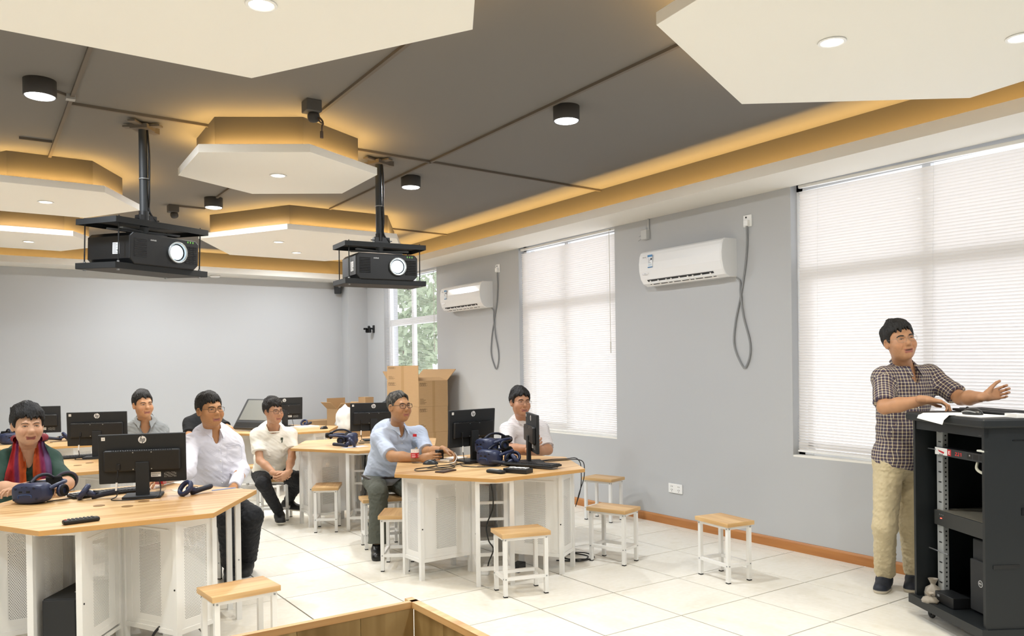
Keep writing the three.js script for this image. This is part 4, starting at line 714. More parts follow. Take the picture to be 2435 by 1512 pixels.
{
  const x0 = 1.293, x1 = 1.722, z1 = -3.938, z0 = -4.86, W = x1 - x0, D = z1 - z0, H = 0.331;
  const words = ['lowest', 'second', 'third', 'top'];
  for (let k = 0; k < 4; k++) {
    const j = k === 3 ? 0 : (k % 2 ? 0.006 : -0.004), g = thing('cardboard_box', k === 3 ? 'open topmost cardboard box of the tall stack with its flaps up' : `${words[k]} closed cardboard box from the floor in the tall stack by the window`, 'box', [(x0 + x1) / 2 + j, k * (H + 0.0015), (z0 + z1) / 2], 0, 'stacked cardboard boxes');
    const t = 0.008;
    mesh('front_side', new THREE.BoxGeometry(W, H, t), cardMat, g, [0, H / 2, D / 2 - t / 2]); mesh('back_side', bx(W, H, t), cardPlain, g, [0, H / 2, -D / 2 + t / 2]);
    mesh('left_side', new THREE.BoxGeometry(t, H, D - 2 * t), cardMat, g, [-W / 2 + t / 2, H / 2, 0]); mesh('right_side', bx(t, H, D - 2 * t), cardPlain, g, [W / 2 - t / 2, H / 2, 0]);
    mesh('bottom', bx(W - 2 * t, t, D - 2 * t), cardPlain, g, [0, t / 2, 0]);
    if (k < 3) { mesh('lid_flap', bx(W - 0.004, t, D / 2 - 0.002), cardPlain, g, [0, H - t / 2, D / 4]); mesh('lid_flap', bx(W - 0.004, t, D / 2 - 0.002), cardPlain, g, [0, H - t / 2, -D / 4]); mesh('tape', bx(W, 0.001, 0.05), std('#a08457', { roughness: 0.4 }), g, [0, H + 0.0005, 0]); }
    else {
      mesh('flap', new THREE.BoxGeometry(0.006, 0.2, D - 0.02), cardMat, g, [-W / 2 + 0.004, H + 0.1, 0]);
      mesh('flap', tr(bx(0.006, 0.2, D - 0.02, 0, 0.1, 0), 0, 0, 0, 0, 0, -0.75), cardIn, g, [W / 2 - 0.004, H, 0]);
      mesh('flap', tr(bx(W - 0.02, 0.2, 0.006, 0, 0.1, 0), 0, 0, 0, -0.9), cardIn, g, [0, H, -D / 2 + 0.004]);
      mesh('flap', tr(bx(W - 0.02, 0.19, 0.006, 0, 0.1, 0), 0, 0, 0, -1.35), cardIn, g, [0, H - 0.002, D / 2 - 0.005]);
    }
  }
  // opened small boxes and packing behind the monitor
  const small = (label, x, z, w, h, d, y, ry, fl) => {
    const g = thing('cardboard_box', label, 'box', [x, y, z], ry), t = 0.005; mesh('front_side', bx(w, h, t), cardPlain, g, [0, h / 2, d / 2]); mesh('back_side', bx(w, h, t), cardPlain, g, [0, h / 2, -d / 2]); mesh('left_side', bx(t, h, d), cardPlain, g, [-w / 2, h / 2, 0]); mesh('right_side', bx(t, h, d), cardPlain, g, [w / 2, h / 2, 0]); mesh('bottom', bx(w, t, d), cardPlain, g, [0, t / 2, 0]); if (!fl) mesh('lid', bx(w + t, t, d + t), cardPlain, g, [0, h - t / 2, 0]);
    if (fl) { mesh('flap', tr(bx(w, 0.14, t, 0, 0.07, 0), 0, 0, 0, 0.9), cardIn, g, [0, h, d / 2]); mesh('flap', tr(bx(t, 0.14, d, 0, 0.07, 0), 0, 0, 0, 0, 0, 0.8), cardIn, g, [-w / 2, h, 0]); mesh('flap', tr(bx(t, 0.14, d, 0, 0.07, 0), 0, 0, 0, 0, 0, -0.9), cardIn, g, [w / 2, h, 0]); mesh('flap', bx(w, 0.15, t, 0, 0.075, 0), cardIn, g, [0, h, -d / 2]); }
  };
  small('large open cardboard box standing on the floor in the back corner', 1.08, -5.66, 0.62, 0.62, 0.62, 0, 0.1, false);
  small('small opened cardboard box with flaps up in the back corner pile', 1.0, -5.78, 0.3, 0.3, 0.28, 0.625, 0.15, true);
  small('narrow cardboard carton leaning in the back corner pile', 1.31, -5.6, 0.13, 0.46, 0.2, 0.625, 0.1, false);
  small('low cardboard box beyond the far table against the back wall', 0.98, -6.6, 0.4, 0.72, 0.35, 0, 0.1, false);
  const lump = (name, label, pos, r, mat, n) => { const s = new THREE.IcosahedronGeometry(1, 4), p = s.attributes.position; for (let i = 0; i < p.count; i++) { const q = V().fromBufferAttribute(p, i); const k = 1 + 0.22 * noise3(q.x * n, q.y * n, q.z * n + pos[0] * 7); p.setXYZ(i, q.x * r[0] * k, Math.max(q.y * r[1] * k, -r[1] * 0.7), q.z * r[2] * k); } const m = mergeVertices(s.deleteAttribute('uv').deleteAttribute('normal'), 1e-5); m.computeVertexNormals(); return tag(mesh(name, m, mat, null, pos), label, 'bag'); };
  lump('foam_bag', 'white crumpled foam packing bag on the box behind the monitor', [0.95, 0.765, -5.46], [0.15, 0.2, 0.12], M.paper, 1.8);
  lump('plastic_bag', 'dark crumpled plastic bag in the back corner pile', [1.53, 0.94, -5.2], [0.14, 0.13, 0.14], std('#2b2f36', { roughness: 0.35 }), 2.4);
  tag(mesh('shipping_pallet_box', [bx(0.34, 0.84, 0.3, 1.58, 0.42, -5.18)], cardPlain), 'plain cardboard carton under the dark plastic bag', 'box');
}
// ---------------------------------------------------------------- equipment rack used as a lectern
{
  // origin at the near front corner; local z points into the rack, x along its open front
  const g = thing('equipment_rack', 'open black equipment rack on casters used as a lectern', 'rack', [0.773, 0, 3.165], Math.atan2(0.858, 0.514));
  const W = 0.64, Dp = 0.62, HT = 1.2, m = std('#14191c', { roughness: 0.5 }), inn = m;
  const z0 = 0, zb = Dp; // local z: front 0 .. back Dp (towards the wall) 
  mesh('far_side_panel', bx(0.02, 1.06, Dp, 0.01, 0.62, Dp / 2), m, g);
  mesh('near_side_panel', bx(0.02, 1.1, Dp, W - 0.01, 0.6, Dp / 2), m, g);
  mesh('back_panel', bx(W, 1.06, 0.015, W / 2, 0.62, Dp - 0.008), inn, g);
  mesh('base_frame', [bx(W + 0.02, 0.05, Dp + 0.02, W / 2, 0.095, Dp / 2), bx(W + 0.03, 0.05, 0.03, W / 2, 0.1, -0.015)], m, g);
  mesh('top_board', rb(W + 0.07, 0.05, Dp + 0.06, 0.014, W / 2, HT - 0.025, Dp / 2), m, g);
  mesh('top_lip', bx(W, 0.05, 0.02, W / 2, HT - 0.075, 0.015), m, g);
  const zinc = std('#a9adae', { roughness: 0.45, metalness: 0.3 });
  for (const zz of [0.1]) {
    const rail = mesh('mounting_rail', [bx(0.055, 1.02, 0.004, 0.1, 0.63, zz), bx(0.004, 1.02, 0.03, 0.128, 0.63, zz + 0.015)], zinc, g);
    for (let k = 0; k < 17; k++) mesh('rail_slot', bx(0.024, 0.007, 0.005, 0.103, 0.16 + k * 0.058, zz - 0.001), inn, rail);
    for (let k = 0; k < 38; k++) mesh('rail_hole', bx(0.005, 0.009, 0.009, 0.1285, 0.15 + k * 0.0262, zz + 0.015), inn, rail);
  }
  mesh('door_bracket', [rod([W - 0.03, 1.03, 0.02], [W - 0.03, 1.11, 0.02], 0.008), rb(0.06, 0.01, 0.025, 0.004, W - 0.03, 1.03, 0.01), rb(0.05, 0.008, 0.02, 0.003, W - 0.03, 1.11, 0.015)], std('#cfd2ca', { roughness: 0.4 }), g);
  mesh('cross_rod', [rod([0.02, 0.985, 0.08], [0.09, 0.985, 0.08], 0.004), rod([0.02, 0.4, 0.08], [0.2, 0.4, 0.08], 0.004)], M.steel, g);
  for (const l of [bx(0.004, 0.04, 0.05, W + 0.001, 0.72, 0.22), bx(0.005, 0.02, 0.14, W + 0.001, 0.44, 0.11), bx(0.004, 0.006, 0.4, W + 0.001, 1.085, 0.35)]) mesh('side_latch', l, M.blackG, g);
  for (const [cx, cz] of [[0.07, 0.06], [W - 0.07, 0.06], [0.07, Dp - 0.08], [W - 0.07, Dp - 0.08]]) { const c = mesh('caster', [rb(0.03, 0.03, 0.04, 0.004, cx, 0.058, cz), cyl(0.012, 0.012, 0.02, 10, cx, 0.07, cz)], M.steel, g); mesh('wheel', [tr(new THREE.TorusGeometry(0.019, 0.011, 8, 18), cx, 0.03, cz, 0, 0, 0), cyl(0.012, 0.012, 0.026, 14, cx, 0.03, cz, Math.PI / 2)], M.foot, c); }
  // rotation helper so that things inside the rack are placed in its frame
  const put = (lx0, y, lz) => { const a = g.rotation.y, lx = W - lx0; return [g.position.x + lx * Math.cos(a) + lz * Math.sin(a), y, g.position.z - lx * Math.sin(a) + lz * Math.cos(a)]; };
  // power distribution unit with red digits
  const T_pdu = canvasTex(512, 64, (c, w, h) => { c.fillStyle = '#2c3033'; c.fillRect(0, 0, w, h); c.fillStyle = '#f2f2f0'; c.fillRect(0, 2, 120, 58); c.fillStyle = '#c8202a'; c.beginPath(); c.moveTo(28, 20); c.lineTo(92, 34); c.lineTo(84, 48); c.lineTo(40, 34); c.fill(); c.fillRect(122, 6, 34, 50); c.fillStyle = '#f2f2f0'; c.font = 'bold 40px sans-serif'; c.fillText('E', 126, 46); c.fillStyle = '#111'; c.fillRect(40, 52, 40, 5); c.fillStyle = '#ff3030'; c.font = 'bold 38px monospace'; c.fillText('221', 190, 45); c.fillStyle = '#0b0c0d'; for (let k = 0; k < 4; k++) c.fillRect(300 + k * 54, 12, 44, 40); c.fillStyle = '#bcbcbc'; c.fillRect(318, 20, 10, 12); });
  const rr = g.rotation.y;
  const pdu = thing('power_unit', 'rack power unit with red digits and a white label', 'power unit', put(0.08, 0.955, 0.08), rr); mesh('case', bx(0.5, 0.045, 0.05, 0.25, 0.0225, 0.03), M.blackM, pdu); { const p = mesh('front_print', new THREE.PlaneGeometry(0.5, 0.045), std('#ffffff', { map: T_pdu, roughness: 0.4 }), pdu, [0.25, 0.0225, 0.003]); p.rotation.y = Math.PI; p.scale.x = 1; }
  const amp = thing('rack_device', 'black rack device with a red light in the middle of the lectern rack', 'device', put(0.07, 0.55, 0.08), rr); mesh('case', rb(0.52, 0.085, 0.36, 0.004, 0.26, 0.0425, 0.18), std('#2a2c2b', { roughness: 0.5 }), amp); mesh('top_cover', bx(0.5, 0.002, 0.34, 0.26, 0.0862, 0.18), std('#6d6a60', { roughness: 0.5 }), amp); mesh('indicator', rb(0.012, 0.005, 0.004, 0.001, 0.07, 0.045, -0.002), glow([1, 0.1, 0.06], 3, 0x440000), amp); mesh('marks', [0, 1, 2].map((k) => bx(0.006, 0.006, 0.001, 0.055 + k * 0.016, 0.065, -0.001)), M.steel, amp);
  const pc = thing('computer_tower', 'black computer tower with a round badge at the bottom of the lectern rack', 'computer', put(0.3, 0.122, 0.12), rr); mesh('case', rb(0.19, 0.4, 0.4, 0.01, 0.12, 0.2, 0.22), M.blackM, pc); mesh('front_grille', rb(0.18, 0.28, 0.02, 0.006, 0.12, 0.15, 0.012), std('#232527', { roughness: 0.7 }), pc);
  const T_dell = canvasTex(64, 64, (c) => { c.fillStyle = '#232527'; c.fillRect(0, 0, 64, 64); c.fillStyle = '#c9ccce'; c.beginPath(); c.arc(32, 32, 30, 0, 7); c.fill(); c.fillStyle = '#2b2d2f'; c.beginPath(); c.arc(32, 32, 25, 0, 7); c.fill(); c.fillStyle = '#e4e6e8'; c.font = 'bold 17px sans-serif'; c.fillText('DELL', 10, 38); });
  mesh('badge', new THREE.CircleGeometry(0.02, 24), std('#ffffff', { map: T_dell, roughness: 0.3 }), pc, [0.12, 0.17, 0.0008], [0, Math.PI, 0]); mesh('sticker', bx(0.018, 0.012, 0.001, 0.19, 0.06, 0.0012), std('#9fc4e0', { roughness: 0.4 }), pc);
  const sw = thing('network_switch', 'small black network box on the floor of the lectern rack', 'device', put(0.13, 0.122, 0.03), rr); mesh('case', rb(0.17, 0.06, 0.1, 0.004, 0.09, 0.03, 0.06), M.black, sw); mesh('sticker', bx(0.02, 0.012, 0.001, 0.04, 0.04, 0.0095), M.zinc, sw);
  const bagm = new THREE.MeshPhysicalMaterial({ color: 0xb9b0a2, roughness: 0.4, transmission: 0.35, thickness: 0, side: THREE.DoubleSide });
  const bagG = (s) => { const b = lathe([[0, 0], [0.045, 0.002], [0.05, 0.025], [0.035, 0.055], [0.012, 0.075], [0.014, 0.085], [0.026, 0.11]], 22), p = b.attributes.position; for (let i = 0; i < p.count; i++) { const q = V().fromBufferAttribute(p, i), k = 1 + 0.22 * noise3(q.x * 40, q.y * 40, q.z * 40 + s); p.setXYZ(i, q.x * k, q.y, q.z * k); } b.computeVertexNormals(); return b; };
  tag(mesh('plastic_pouch', bagG(1), bagm, null, put(0.07, 0.121, 0.07)), 'tied clear plastic pouch in the corner of the lectern rack', 'bag'); const b2 = mesh('plastic_pouch', bagG(7), bagm, null, put(0.16, 0.121, -0.005)); b2.scale.set(0.9, 0.5, 0.9); tag(b2, 'flat clear plastic pouch at the front of the lectern rack floor', 'bag');
  tag(mesh('rack_cable', tube([put(0.44, 0.955, 0.1), put(0.46, 0.92, 0.08), put(0.52, 0.9, 0.08), put(0.58, 0.905, 0.1)], 0.008, 24), std('#c9c8b6', { roughness: 0.5 })), 'pale cable under the rack power unit', 'cable');
  tag(mesh('rack_cable', tube([put(0.36, 1.02, 0.3), put(0.4, 1.06, 0.3), put(0.46, 1.1, 0.32), put(0.5, 1.13, 0.34)], 0.008, 24), std('#4d5145', { roughness: 0.5 })), 'dim grey cable at the top inside the lectern rack', 'cable');
  // on the lectern top
  const TY = HT;
  const lap = thing('laptop_keyboard', 'flat black keyboard tray under the standing man’s hands', 'keyboard', put(0.02, TY, 0.32), rr); mesh('deck', rb(0.5, 0.014, 0.2, 0.005, 0.26, 0.012, 0), M.black, lap); mesh('keys', [0, 1, 2, 3].map((k) => bx(0.44, 0.004, 0.028, 0.26, 0.021, -0.06 + k * 0.036)), M.blackM, lap);
  const ms = thing('computer_mouse', 'black mouse on the papers on the lectern', 'mouse', put(0.4, TY + 0.006, 0.1), rr + 0.2); { const gg = new THREE.SphereGeometry(1, 28, 16, 0, TAU, 0, Math.PI / 2); gg.scale(0.062, 0.036, 0.034); mesh('shell', gg, std('#202223', { roughness: 0.3 }), ms); mesh('scroll_wheel', tr(new THREE.TorusGeometry(0.008, 0.003, 6, 14), -0.034, 0.03, 0), M.black, ms); mesh('side_stripe', tube([[-0.05, 0.012, -0.022], [0, 0.018, -0.034], [0.045, 0.012, -0.024]], 0.003, 16), M.zinc, ms); }
  // sheet hanging over the front edge: a bent strip
  const sheet = (label, lx, w, back, drop, twist, yo, mat) => { const P = [], I = []; const prof = []; for (let k = 0; k <= 6; k++) prof.push([back * (1 - k / 6) - 0.035, TY + yo]); prof.push([-0.05, TY + yo - 0.008], [-0.062, TY + yo - drop * 0.4], [-0.07, TY + yo - drop]); prof.forEach(([lz, y], k) => { const sh0 = twist * (back - lz); const dr = k > 6 ? (k - 6) / 3 : 0; for (const s of [0, 1]) { const q = put(lx + s * w + sh0, y - dr * s * drop * 0.7, lz); P.push(...q); } }); for (let k = 0; k < prof.length - 1; k++) { const o = k * 2; I.push(o, o + 1, o + 2, o + 1, o + 3, o + 2); } const G = new THREE.BufferGeometry(); G.setAttribute('position', new THREE.Float32BufferAttribute(P, 3)); G.setIndex(I); G.computeVertexNormals(); return tag(mesh('paper_sheet', G, mat || M.paper), label, 'paper'); };
  sheet('white paper sheet hanging over the front edge of the lectern', 0.2, 0.24, 0.2, 0.03, -0.15, 0.003); 
  flat('paper_sheet', 'white paper under the mouse on the lectern', 'paper', put(0.42, TY, 0.1), rr + 0.15, 0.3, 0.2, M.paper, 0.004);
  flat('white_card', 'small white device at the near end of the lectern top', 'card', put(0.6, TY, 0.2), rr, 0.09, 0.06, M.plasticW, 0.02);
  // the parts above are written from the far side; turn them over along x
  const flip = (o, w) => o.traverse((m) => { if (!m.isMesh) return; const own = m.parent === o; if (m.name === 'front_print' || m.name === 'badge') { m.position.x = w - m.position.x; return; }
    const q = m.geometry.index ? m.geometry.toNonIndexed() : m.geometry.clone(), p = q.attributes.position, n = q.attributes.normal; for (let i = 0; i < p.count; i++) { p.setX(i, w - p.getX(i)); n.setX(i, -n.getX(i)); }
    for (const k of Object.keys(q.attributes)) { const A = q.attributes[k], s = A.itemSize; for (let i = 0; i < A.count; i += 3) for (let c = 0; c < s; c++) { const t = A.array[(i + 1) * s + c]; A.array[(i + 1) * s + c] = A.array[(i + 2) * s + c]; A.array[(i + 2) * s + c] = t; } } m.geometry = q; m.position.x = -m.position.x; });
  flip(g, W); for (const o of [pdu, amp, pc, sw, lap, ms]) flip(o, 0);
}
// ---------------------------------------------------------------- people: smooth joined capsules meshed on a grid
const smin = (a, b, k) => { if (k <= 0) return Math.min(a, b); const h = Math.max(k - Math.abs(a - b), 0) / k; return Math.min(a, b) - h * h * k * 0.25; };
const smax = (a, b, k) => -smin(-a, -b, k);
function capD(a, b, ra, rb) { // tapered capsule
  const bx_ = b[0] - a[0], by = b[1] - a[1], bz = b[2] - a[2], L2 = bx_ * bx_ + by * by + bz * bz || 1e-9;
  return (x, y, z) => { const px = x - a[0], py = y - a[1], pz = z - a[2]; const t = clamp((px * bx_ + py * by + pz * bz) / L2); return Math.hypot(px - bx_ * t, py - by * t, pz - bz * t) - (ra + (rb - ra) * t); };
}
function cutCapD(a, b, ra, rb, over = 0) { // the same, cut flat past b
  const c = capD(a, b, ra, rb), d = V(b[0] - a[0], b[1] - a[1], b[2] - a[2]).normalize();
  return (x, y, z) => Math.max(c(x, y, z), (x - b[0]) * d.x + (y - b[1]) * d.y + (z - b[2]) * d.z - over);
}
function ellD(c, r, ry = 0, rx = 0) {
  const cy = Math.cos(ry), sy = Math.sin(ry), cx = Math.cos(rx), sx = Math.sin(rx);
  return (x, y, z) => {
    let px = x - c[0], py = y - c[1], pz = z - c[2]; let qx = px * cy - pz * sy, qz = px * sy + pz * cy; let qy = py * cx + qz * sx; qz = -py * sx + qz * cx; qx /= r[0]; qy /= r[1]; qz /= r[2];
    const k0 = Math.hypot(qx, qy, qz), k1 = Math.hypot(qx / r[0], qy / r[1], qz / r[2]); return k1 < 1e-9 ? -Math.min(...r) : k0 * (k0 - 1) / k1;
  };
}
const joinD = (list) => (x, y, z) => { let d = list[0][0](x, y, z); for (let i = 1; i < list.length; i++) d = smin(d, list[i][0](x, y, z), list[i][1]); return d; };
function netMesh(f, lo, hi, h, colour) { // naive surface nets
  const n = [0, 1, 2].map((i) => Math.ceil((hi[i] - lo[i]) / h) + 2), [nx, ny, nz] = n, val = new Float32Array(nx * ny * nz).fill(1), B = 6;
  for (let bz = 0; bz < nz; bz += B) for (let by = 0; by < ny; by += B) for (let bxx = 0; bxx < nx; bxx += B) {
    const c = f(lo[0] + (bxx + B / 2) * h, lo[1] + (by + B / 2) * h, lo[2] + (bz + B / 2) * h), R = B * h * 1.15;
    const skip = Math.abs(c) > R, s = c < 0 ? -1 : 1;
    for (let k = bz; k < Math.min(bz + B, nz); k++) for (let j = by; j < Math.min(by + B, ny); j++) for (let i = bxx; i < Math.min(bxx + B, nx); i++)
      val[i + nx * (j + ny * k)] = skip ? s : f(lo[0] + i * h, lo[1] + j * h, lo[2] + k * h);
  }
  const id = new Int32Array(nx * ny * nz).fill(-1), pos = [], idx = [];
  const E = [[0, 1], [2, 3], [4, 5], [6, 7], [0, 2], [1, 3], [4, 6], [5, 7], [0, 4], [1, 5], [2, 6], [3, 7]];
  for (let k = 0; k < nz - 1; k++) for (let j = 0; j < ny - 1; j++) for (let i = 0; i < nx - 1; i++) {
    const v = []; let m = 0; for (let c = 0; c < 8; c++) { const q = val[i + (c & 1) + nx * (j + ((c >> 1) & 1) + ny * (k + (c >> 2)))]; v.push(q); if (q < 0) m++; }
    if (m === 0 || m === 8) continue;
    let X = 0, Y = 0, Z = 0, w = 0;
    for (const [a, b] of E) if ((v[a] < 0) !== (v[b] < 0)) { const t = v[a] / (v[a] - v[b]); X += (a & 1) + t * ((b & 1) - (a & 1)); Y += ((a >> 1) & 1) + t * (((b >> 1) & 1) - ((a >> 1) & 1)); Z += (a >> 2) + t * ((b >> 2) - (a >> 2)); w++; }
    id[i + nx * (j + ny * k)] = pos.length / 3; pos.push(lo[0] + (i + X / w) * h, lo[1] + (j + Y / w) * h, lo[2] + (k + Z / w) * h);
  }
  const quad = (a, b, c, d, flip) => { if (a < 0 || b < 0 || c < 0 || d < 0) return; if (flip) idx.push(a, c, b, a, d, c); else idx.push(a, b, c, a, c, d); };
  for (let k = 1; k < nz - 1; k++) for (let j = 1; j < ny - 1; j++) for (let i = 1; i < nx - 1; i++) {
    const o = i + nx * (j + ny * k), s = val[o] < 0;
    if (s !== val[o + 1] < 0) quad(id[o - nx - nx * ny], id[o - nx * ny], id[o], id[o - nx], !s);
    if (s !== val[o + nx] < 0) quad(id[o - 1 - nx * ny], id[o - 1], id[o], id[o - nx * ny], !s);
    if (s !== val[o + nx * ny] < 0) quad(id[o - 1 - nx], id[o - nx], id[o], id[o - 1], !s);
  }
  const N = pos.length / 3, nor = new Float32Array(N * 3), e = h * 0.6, col = colour ? new Float32Array(N * 3) : null;
  for (let q = 0; q < N; q++) {
    const x = pos[q * 3], y = pos[q * 3 + 1], z = pos[q * 3 + 2]; const gx = f(x + e, y, z) - f(x - e, y, z), gy = f(x, y + e, z) - f(x, y - e, z), gz = f(x, y, z + e) - f(x, y, z - e), L = Math.hypot(gx, gy, gz) || 1;
    nor[q * 3] = gx / L; nor[q * 3 + 1] = gy / L; nor[q * 3 + 2] = gz / L; if (col) col.set(colour(x, y, z), q * 3);
  }
  const g = new THREE.BufferGeometry(); g.setAttribute('position', new THREE.Float32BufferAttribute(pos, 3)); g.setAttribute('normal', new THREE.BufferAttribute(nor, 3)); if (col) g.setAttribute('color', new THREE.BufferAttribute(col, 3)); g.setIndex(idx); return g;
}
const lin = (hex) => { const c = new THREE.Color(hex); return [c.r, c.g, c.b]; };
function paint(g, rgb) { const n = g.attributes.position.count, a = new Float32Array(n * 3); for (let i = 0; i < n; i++) a.set(typeof rgb === 'function' ? rgb(g.attributes.position.getX(i), g.attributes.position.getY(i), g.attributes.position.getZ(i)) : rgb, i * 3); g.setAttribute('color', new THREE.BufferAttribute(a, 3)); return g; }
function joinCol(list) { // merge position, normal, colour
  return mergeGeometries(list.map((g) => { const h = g.index ? g.toNonIndexed() : g; for (const k of Object.keys(h.attributes)) if (!['position', 'normal', 'color'].includes(k)) h.deleteAttribute(k); return h; }));
}
// ---- head: origin at its middle, face along +z, person's left along +x
function headParts(o) {
  const skin = lin(o.skin), lip = lin(o.lip || '#a8675a'), dark = lin('#3a2620'), W = o.w || 1, jw = o.jaw || 1, fat = o.fat || 0, op = o.mouth || 0;
  const list = [
    [ellD([0, 0.034, -0.014], [0.076 * W, 0.083, 0.095]), 0], [ellD([0, -0.025, 0.022], [0.065 * W + fat, 0.085, 0.072]), 0.03],
    [ellD([0, -0.07, 0.026], [0.053 * W * jw + fat, 0.045, 0.056]), 0.03], [ellD([0, -0.099, 0.058], [0.022, 0.016, 0.02]), 0.028],
    [ellD([0.04, -0.03, 0.058], [0.026 + fat, 0.026, 0.026]), 0.03], [ellD([-0.04, -0.03, 0.058], [0.026 + fat, 0.026, 0.026]), 0.03],
    [capD([-0.034, 0.024, 0.077], [0.034, 0.024, 0.077], 0.011, 0.011), 0.022],
    [capD([0, 0.014, 0.086], [0, -0.022, 0.1], 0.0075, 0.0115), 0.016], [ellD([0, -0.027, 0.1], [0.0135, 0.0115, 0.013]), 0.012],
    [ellD([0.0125, -0.031, 0.09], [0.009, 0.008, 0.011]), 0.008], [ellD([-0.0125, -0.031, 0.09], [0.009, 0.008, 0.011]), 0.008],
    [capD([-0.02, -0.0615 + op * 0.3, 0.083], [0.02, -0.0615 + op * 0.3, 0.083], 0.006, 0.006), 0.006], [capD([-0.017, -0.071 - op, 0.083], [0.017, -0.071 - op, 0.083], 0.0066, 0.0066), 0.006],
    [ellD([0.031, 0.006, 0.0765], [0.0165, 0.0115, 0.0115]), 0.006], [ellD([-0.031, 0.006, 0.0765], [0.0165, 0.0115, 0.0115]), 0.006],
    [ellD([0.077 * W + fat, -0.004, -0.008], [0.010, 0.031, 0.019], -0.35), 0.01], [ellD([-0.077 * W - fat, -0.004, -0.008], [0.010, 0.031, 0.019], 0.35), 0.01],
    [capD([0, -0.05, -0.022], o.neckTo, 0.052, 0.056), 0.03],
  ];
  const base = joinD(list), m1 = capD([-0.019, -0.0662, 0.0925], [0.019, -0.0662, 0.0925], 0.0022 + op * 0.75, 0.0022 + op * 0.75), sL = ellD([0.031, 0.0145, 0.093], [0.02, 0.006, 0.009]), sR = ellD([-0.031, 0.0145, 0.093], [0.02, 0.006, 0.009]);
  const e1 = ellD([0.083 * W + fat, 0, -0.004], [0.006, 0.018, 0.009], -0.35), e2 = ellD([-0.083 * W - fat, 0, -0.004], [0.006, 0.018, 0.009], 0.35);
  const nl1 = capD([0.024, -0.03, 0.1], [0.034, -0.058, 0.086], 0.003, 0.003), nl2 = capD([-0.024, -0.03, 0.1], [-0.034, -0.058, 0.086], 0.003, 0.003);
  const f = (x, y, z) => { let d = base(x, y, z); d = smax(d, -m1(x, y, z), 0.004); d = smax(d, -sL(x, y, z), 0.008); d = smax(d, -sR(x, y, z), 0.008); d = smax(d, -e1(x, y, z), 0.004); d = smax(d, -e2(x, y, z), 0.004); d = smax(d, -nl1(x, y, z), 0.01); return smax(d, -nl2(x, y, z), 0.01); };
  const lipU = capD([-0.021, -0.0612 + op * 0.3, 0.085], [0.021, -0.0612 + op * 0.3, 0.085], 0.0062, 0.0062), lipL = capD([-0.018, -0.0715 - op, 0.085], [0.018, -0.0715 - op, 0.085], 0.0068, 0.0068);
  const col = (x, y, z) => {
    const n = 1 + 0.05 * noise3(x * 45, y * 45, z * 45 + (o.seed || 0)) + 0.03 * noise3(x * 140, y * 140, z * 140); let c = skin.map((v) => v * n);
    const cheek = Math.exp(-((Math.abs(x) - 0.04) ** 2 + (y + 0.03) ** 2) / 0.0007); c = [c[0] * (1 + 0.04 * cheek), c[1] * (1 - 0.05 * cheek), c[2] * (1 - 0.06 * cheek)];
    if (z > 0.05) { const l = Math.min(lipU(x, y, z), lipL(x, y, z)); const t = smooth(0.0022, -0.0005, l); c = c.map((v, i) => mix(v, lip[i], t)); const mm = smooth(0.002, -0.0005, m1(x, y, z)); c = c.map((v, i) => mix(v, dark[i], mm * 0.85)); }
    return c;
  };
  const lo = [Math.min(-0.1, o.neckTo[0] - 0.07), Math.min(-0.13, o.neckTo[1] - 0.02), Math.min(-0.125, o.neckTo[2] - 0.07)], hi = [Math.max(0.1, o.neckTo[0] + 0.07), 0.13, 0.125];
  const out = [netMesh(f, lo, hi, 0.0031, col)];
  const sz = (x, y) => { let z = 0.13; while (z > 0.02 && f(x, y, z) > 0) z -= 0.0008; return z; };
  for (const s of [-1, 1]) { // eyes, lashes and brows
    const squint = o.squint || 0.0036; const eye = new THREE.SphereGeometry(1, 22, 14); eye.scale(0.0125, squint, 0.006); eye.translate(0.031 * s, 0.0045, sz(0.031 * s, 0.0045) - 0.0046);
    const look = o.look || 0; out.push(paint(eye, (x, y) => { const d = Math.abs(x - 0.031 * s - look); return d < 0.0052 ? [0.012, 0.009, 0.008] : [0.52, 0.49, 0.46]; }));
    out.push(paint(tube([[0.0445, 0.0045], [0.039, 0.0045 + squint], [0.031, 0.0055 + squint], [0.022, 0.004 + squint], [0.0175, 0.003]].map(([a, b]) => [a * s, b, sz(a * s, b) + 0.0004]), 0.0014, 20, 6), [0.02, 0.014, 0.012]));
    const bw = o.brow ?? 0.0028; const br = tube([[0.05, 0.0195], [0.041, 0.0255], [0.029, 0.0265], [0.0155, 0.0225]].map(([a, b]) => [a * s, b, sz(a * s, b) + 0.0002]), bw, 24, 6); out.push(paint(br, lin(o.hair).map((v) => v * 1.1)));
  }
  if (op > 0) { const t = new THREE.BoxGeometry(0.022, 0.004, 0.004).translate(0, -0.062, 0.0835); out.push(paint(t, [0.55, 0.5, 0.44])); }
  // hair: a thick cap over the skull, cut along the hairline
  const T = o.hairTop ?? 0.02, S = o.hairSide ?? 0.009, hl = o.hairline ?? 0.066, nape = o.nape ?? -0.055;
  const cap = ellD([0, 0.036 + T * 0.25, -0.016], [0.076 * W + S, 0.085 + T * 0.8, 0.098 + S * 0.9]), sw = o.sweep ?? 0.25, fr = o.fringe ?? 0;
  const hf = (x, y, z) => {
    const st = noise3(x * 75 + z * 30 * sw, y * 20 + x * 30 * sw, z * 75), big = noise3(x * 13 + 3, y * 11, z * 13 + (o.seed || 0)), fine = noise3(x * 190, y * 40 + x * 60 * sw, z * 190);
    let d = cap(x, y, z) - 0.0024 * st - 0.007 * big * smooth(0.02, 0.1, y) - 0.0016 * fine;
    const zz = z, front = hl - fr * smooth(-0.06, 0.02, x * (o.part ?? 1)) * 0.75 + 0.012 * noise3(x * 50, 1, o.seed || 2) + 0.010 * noise3(x * 140, 4, o.seed || 2);
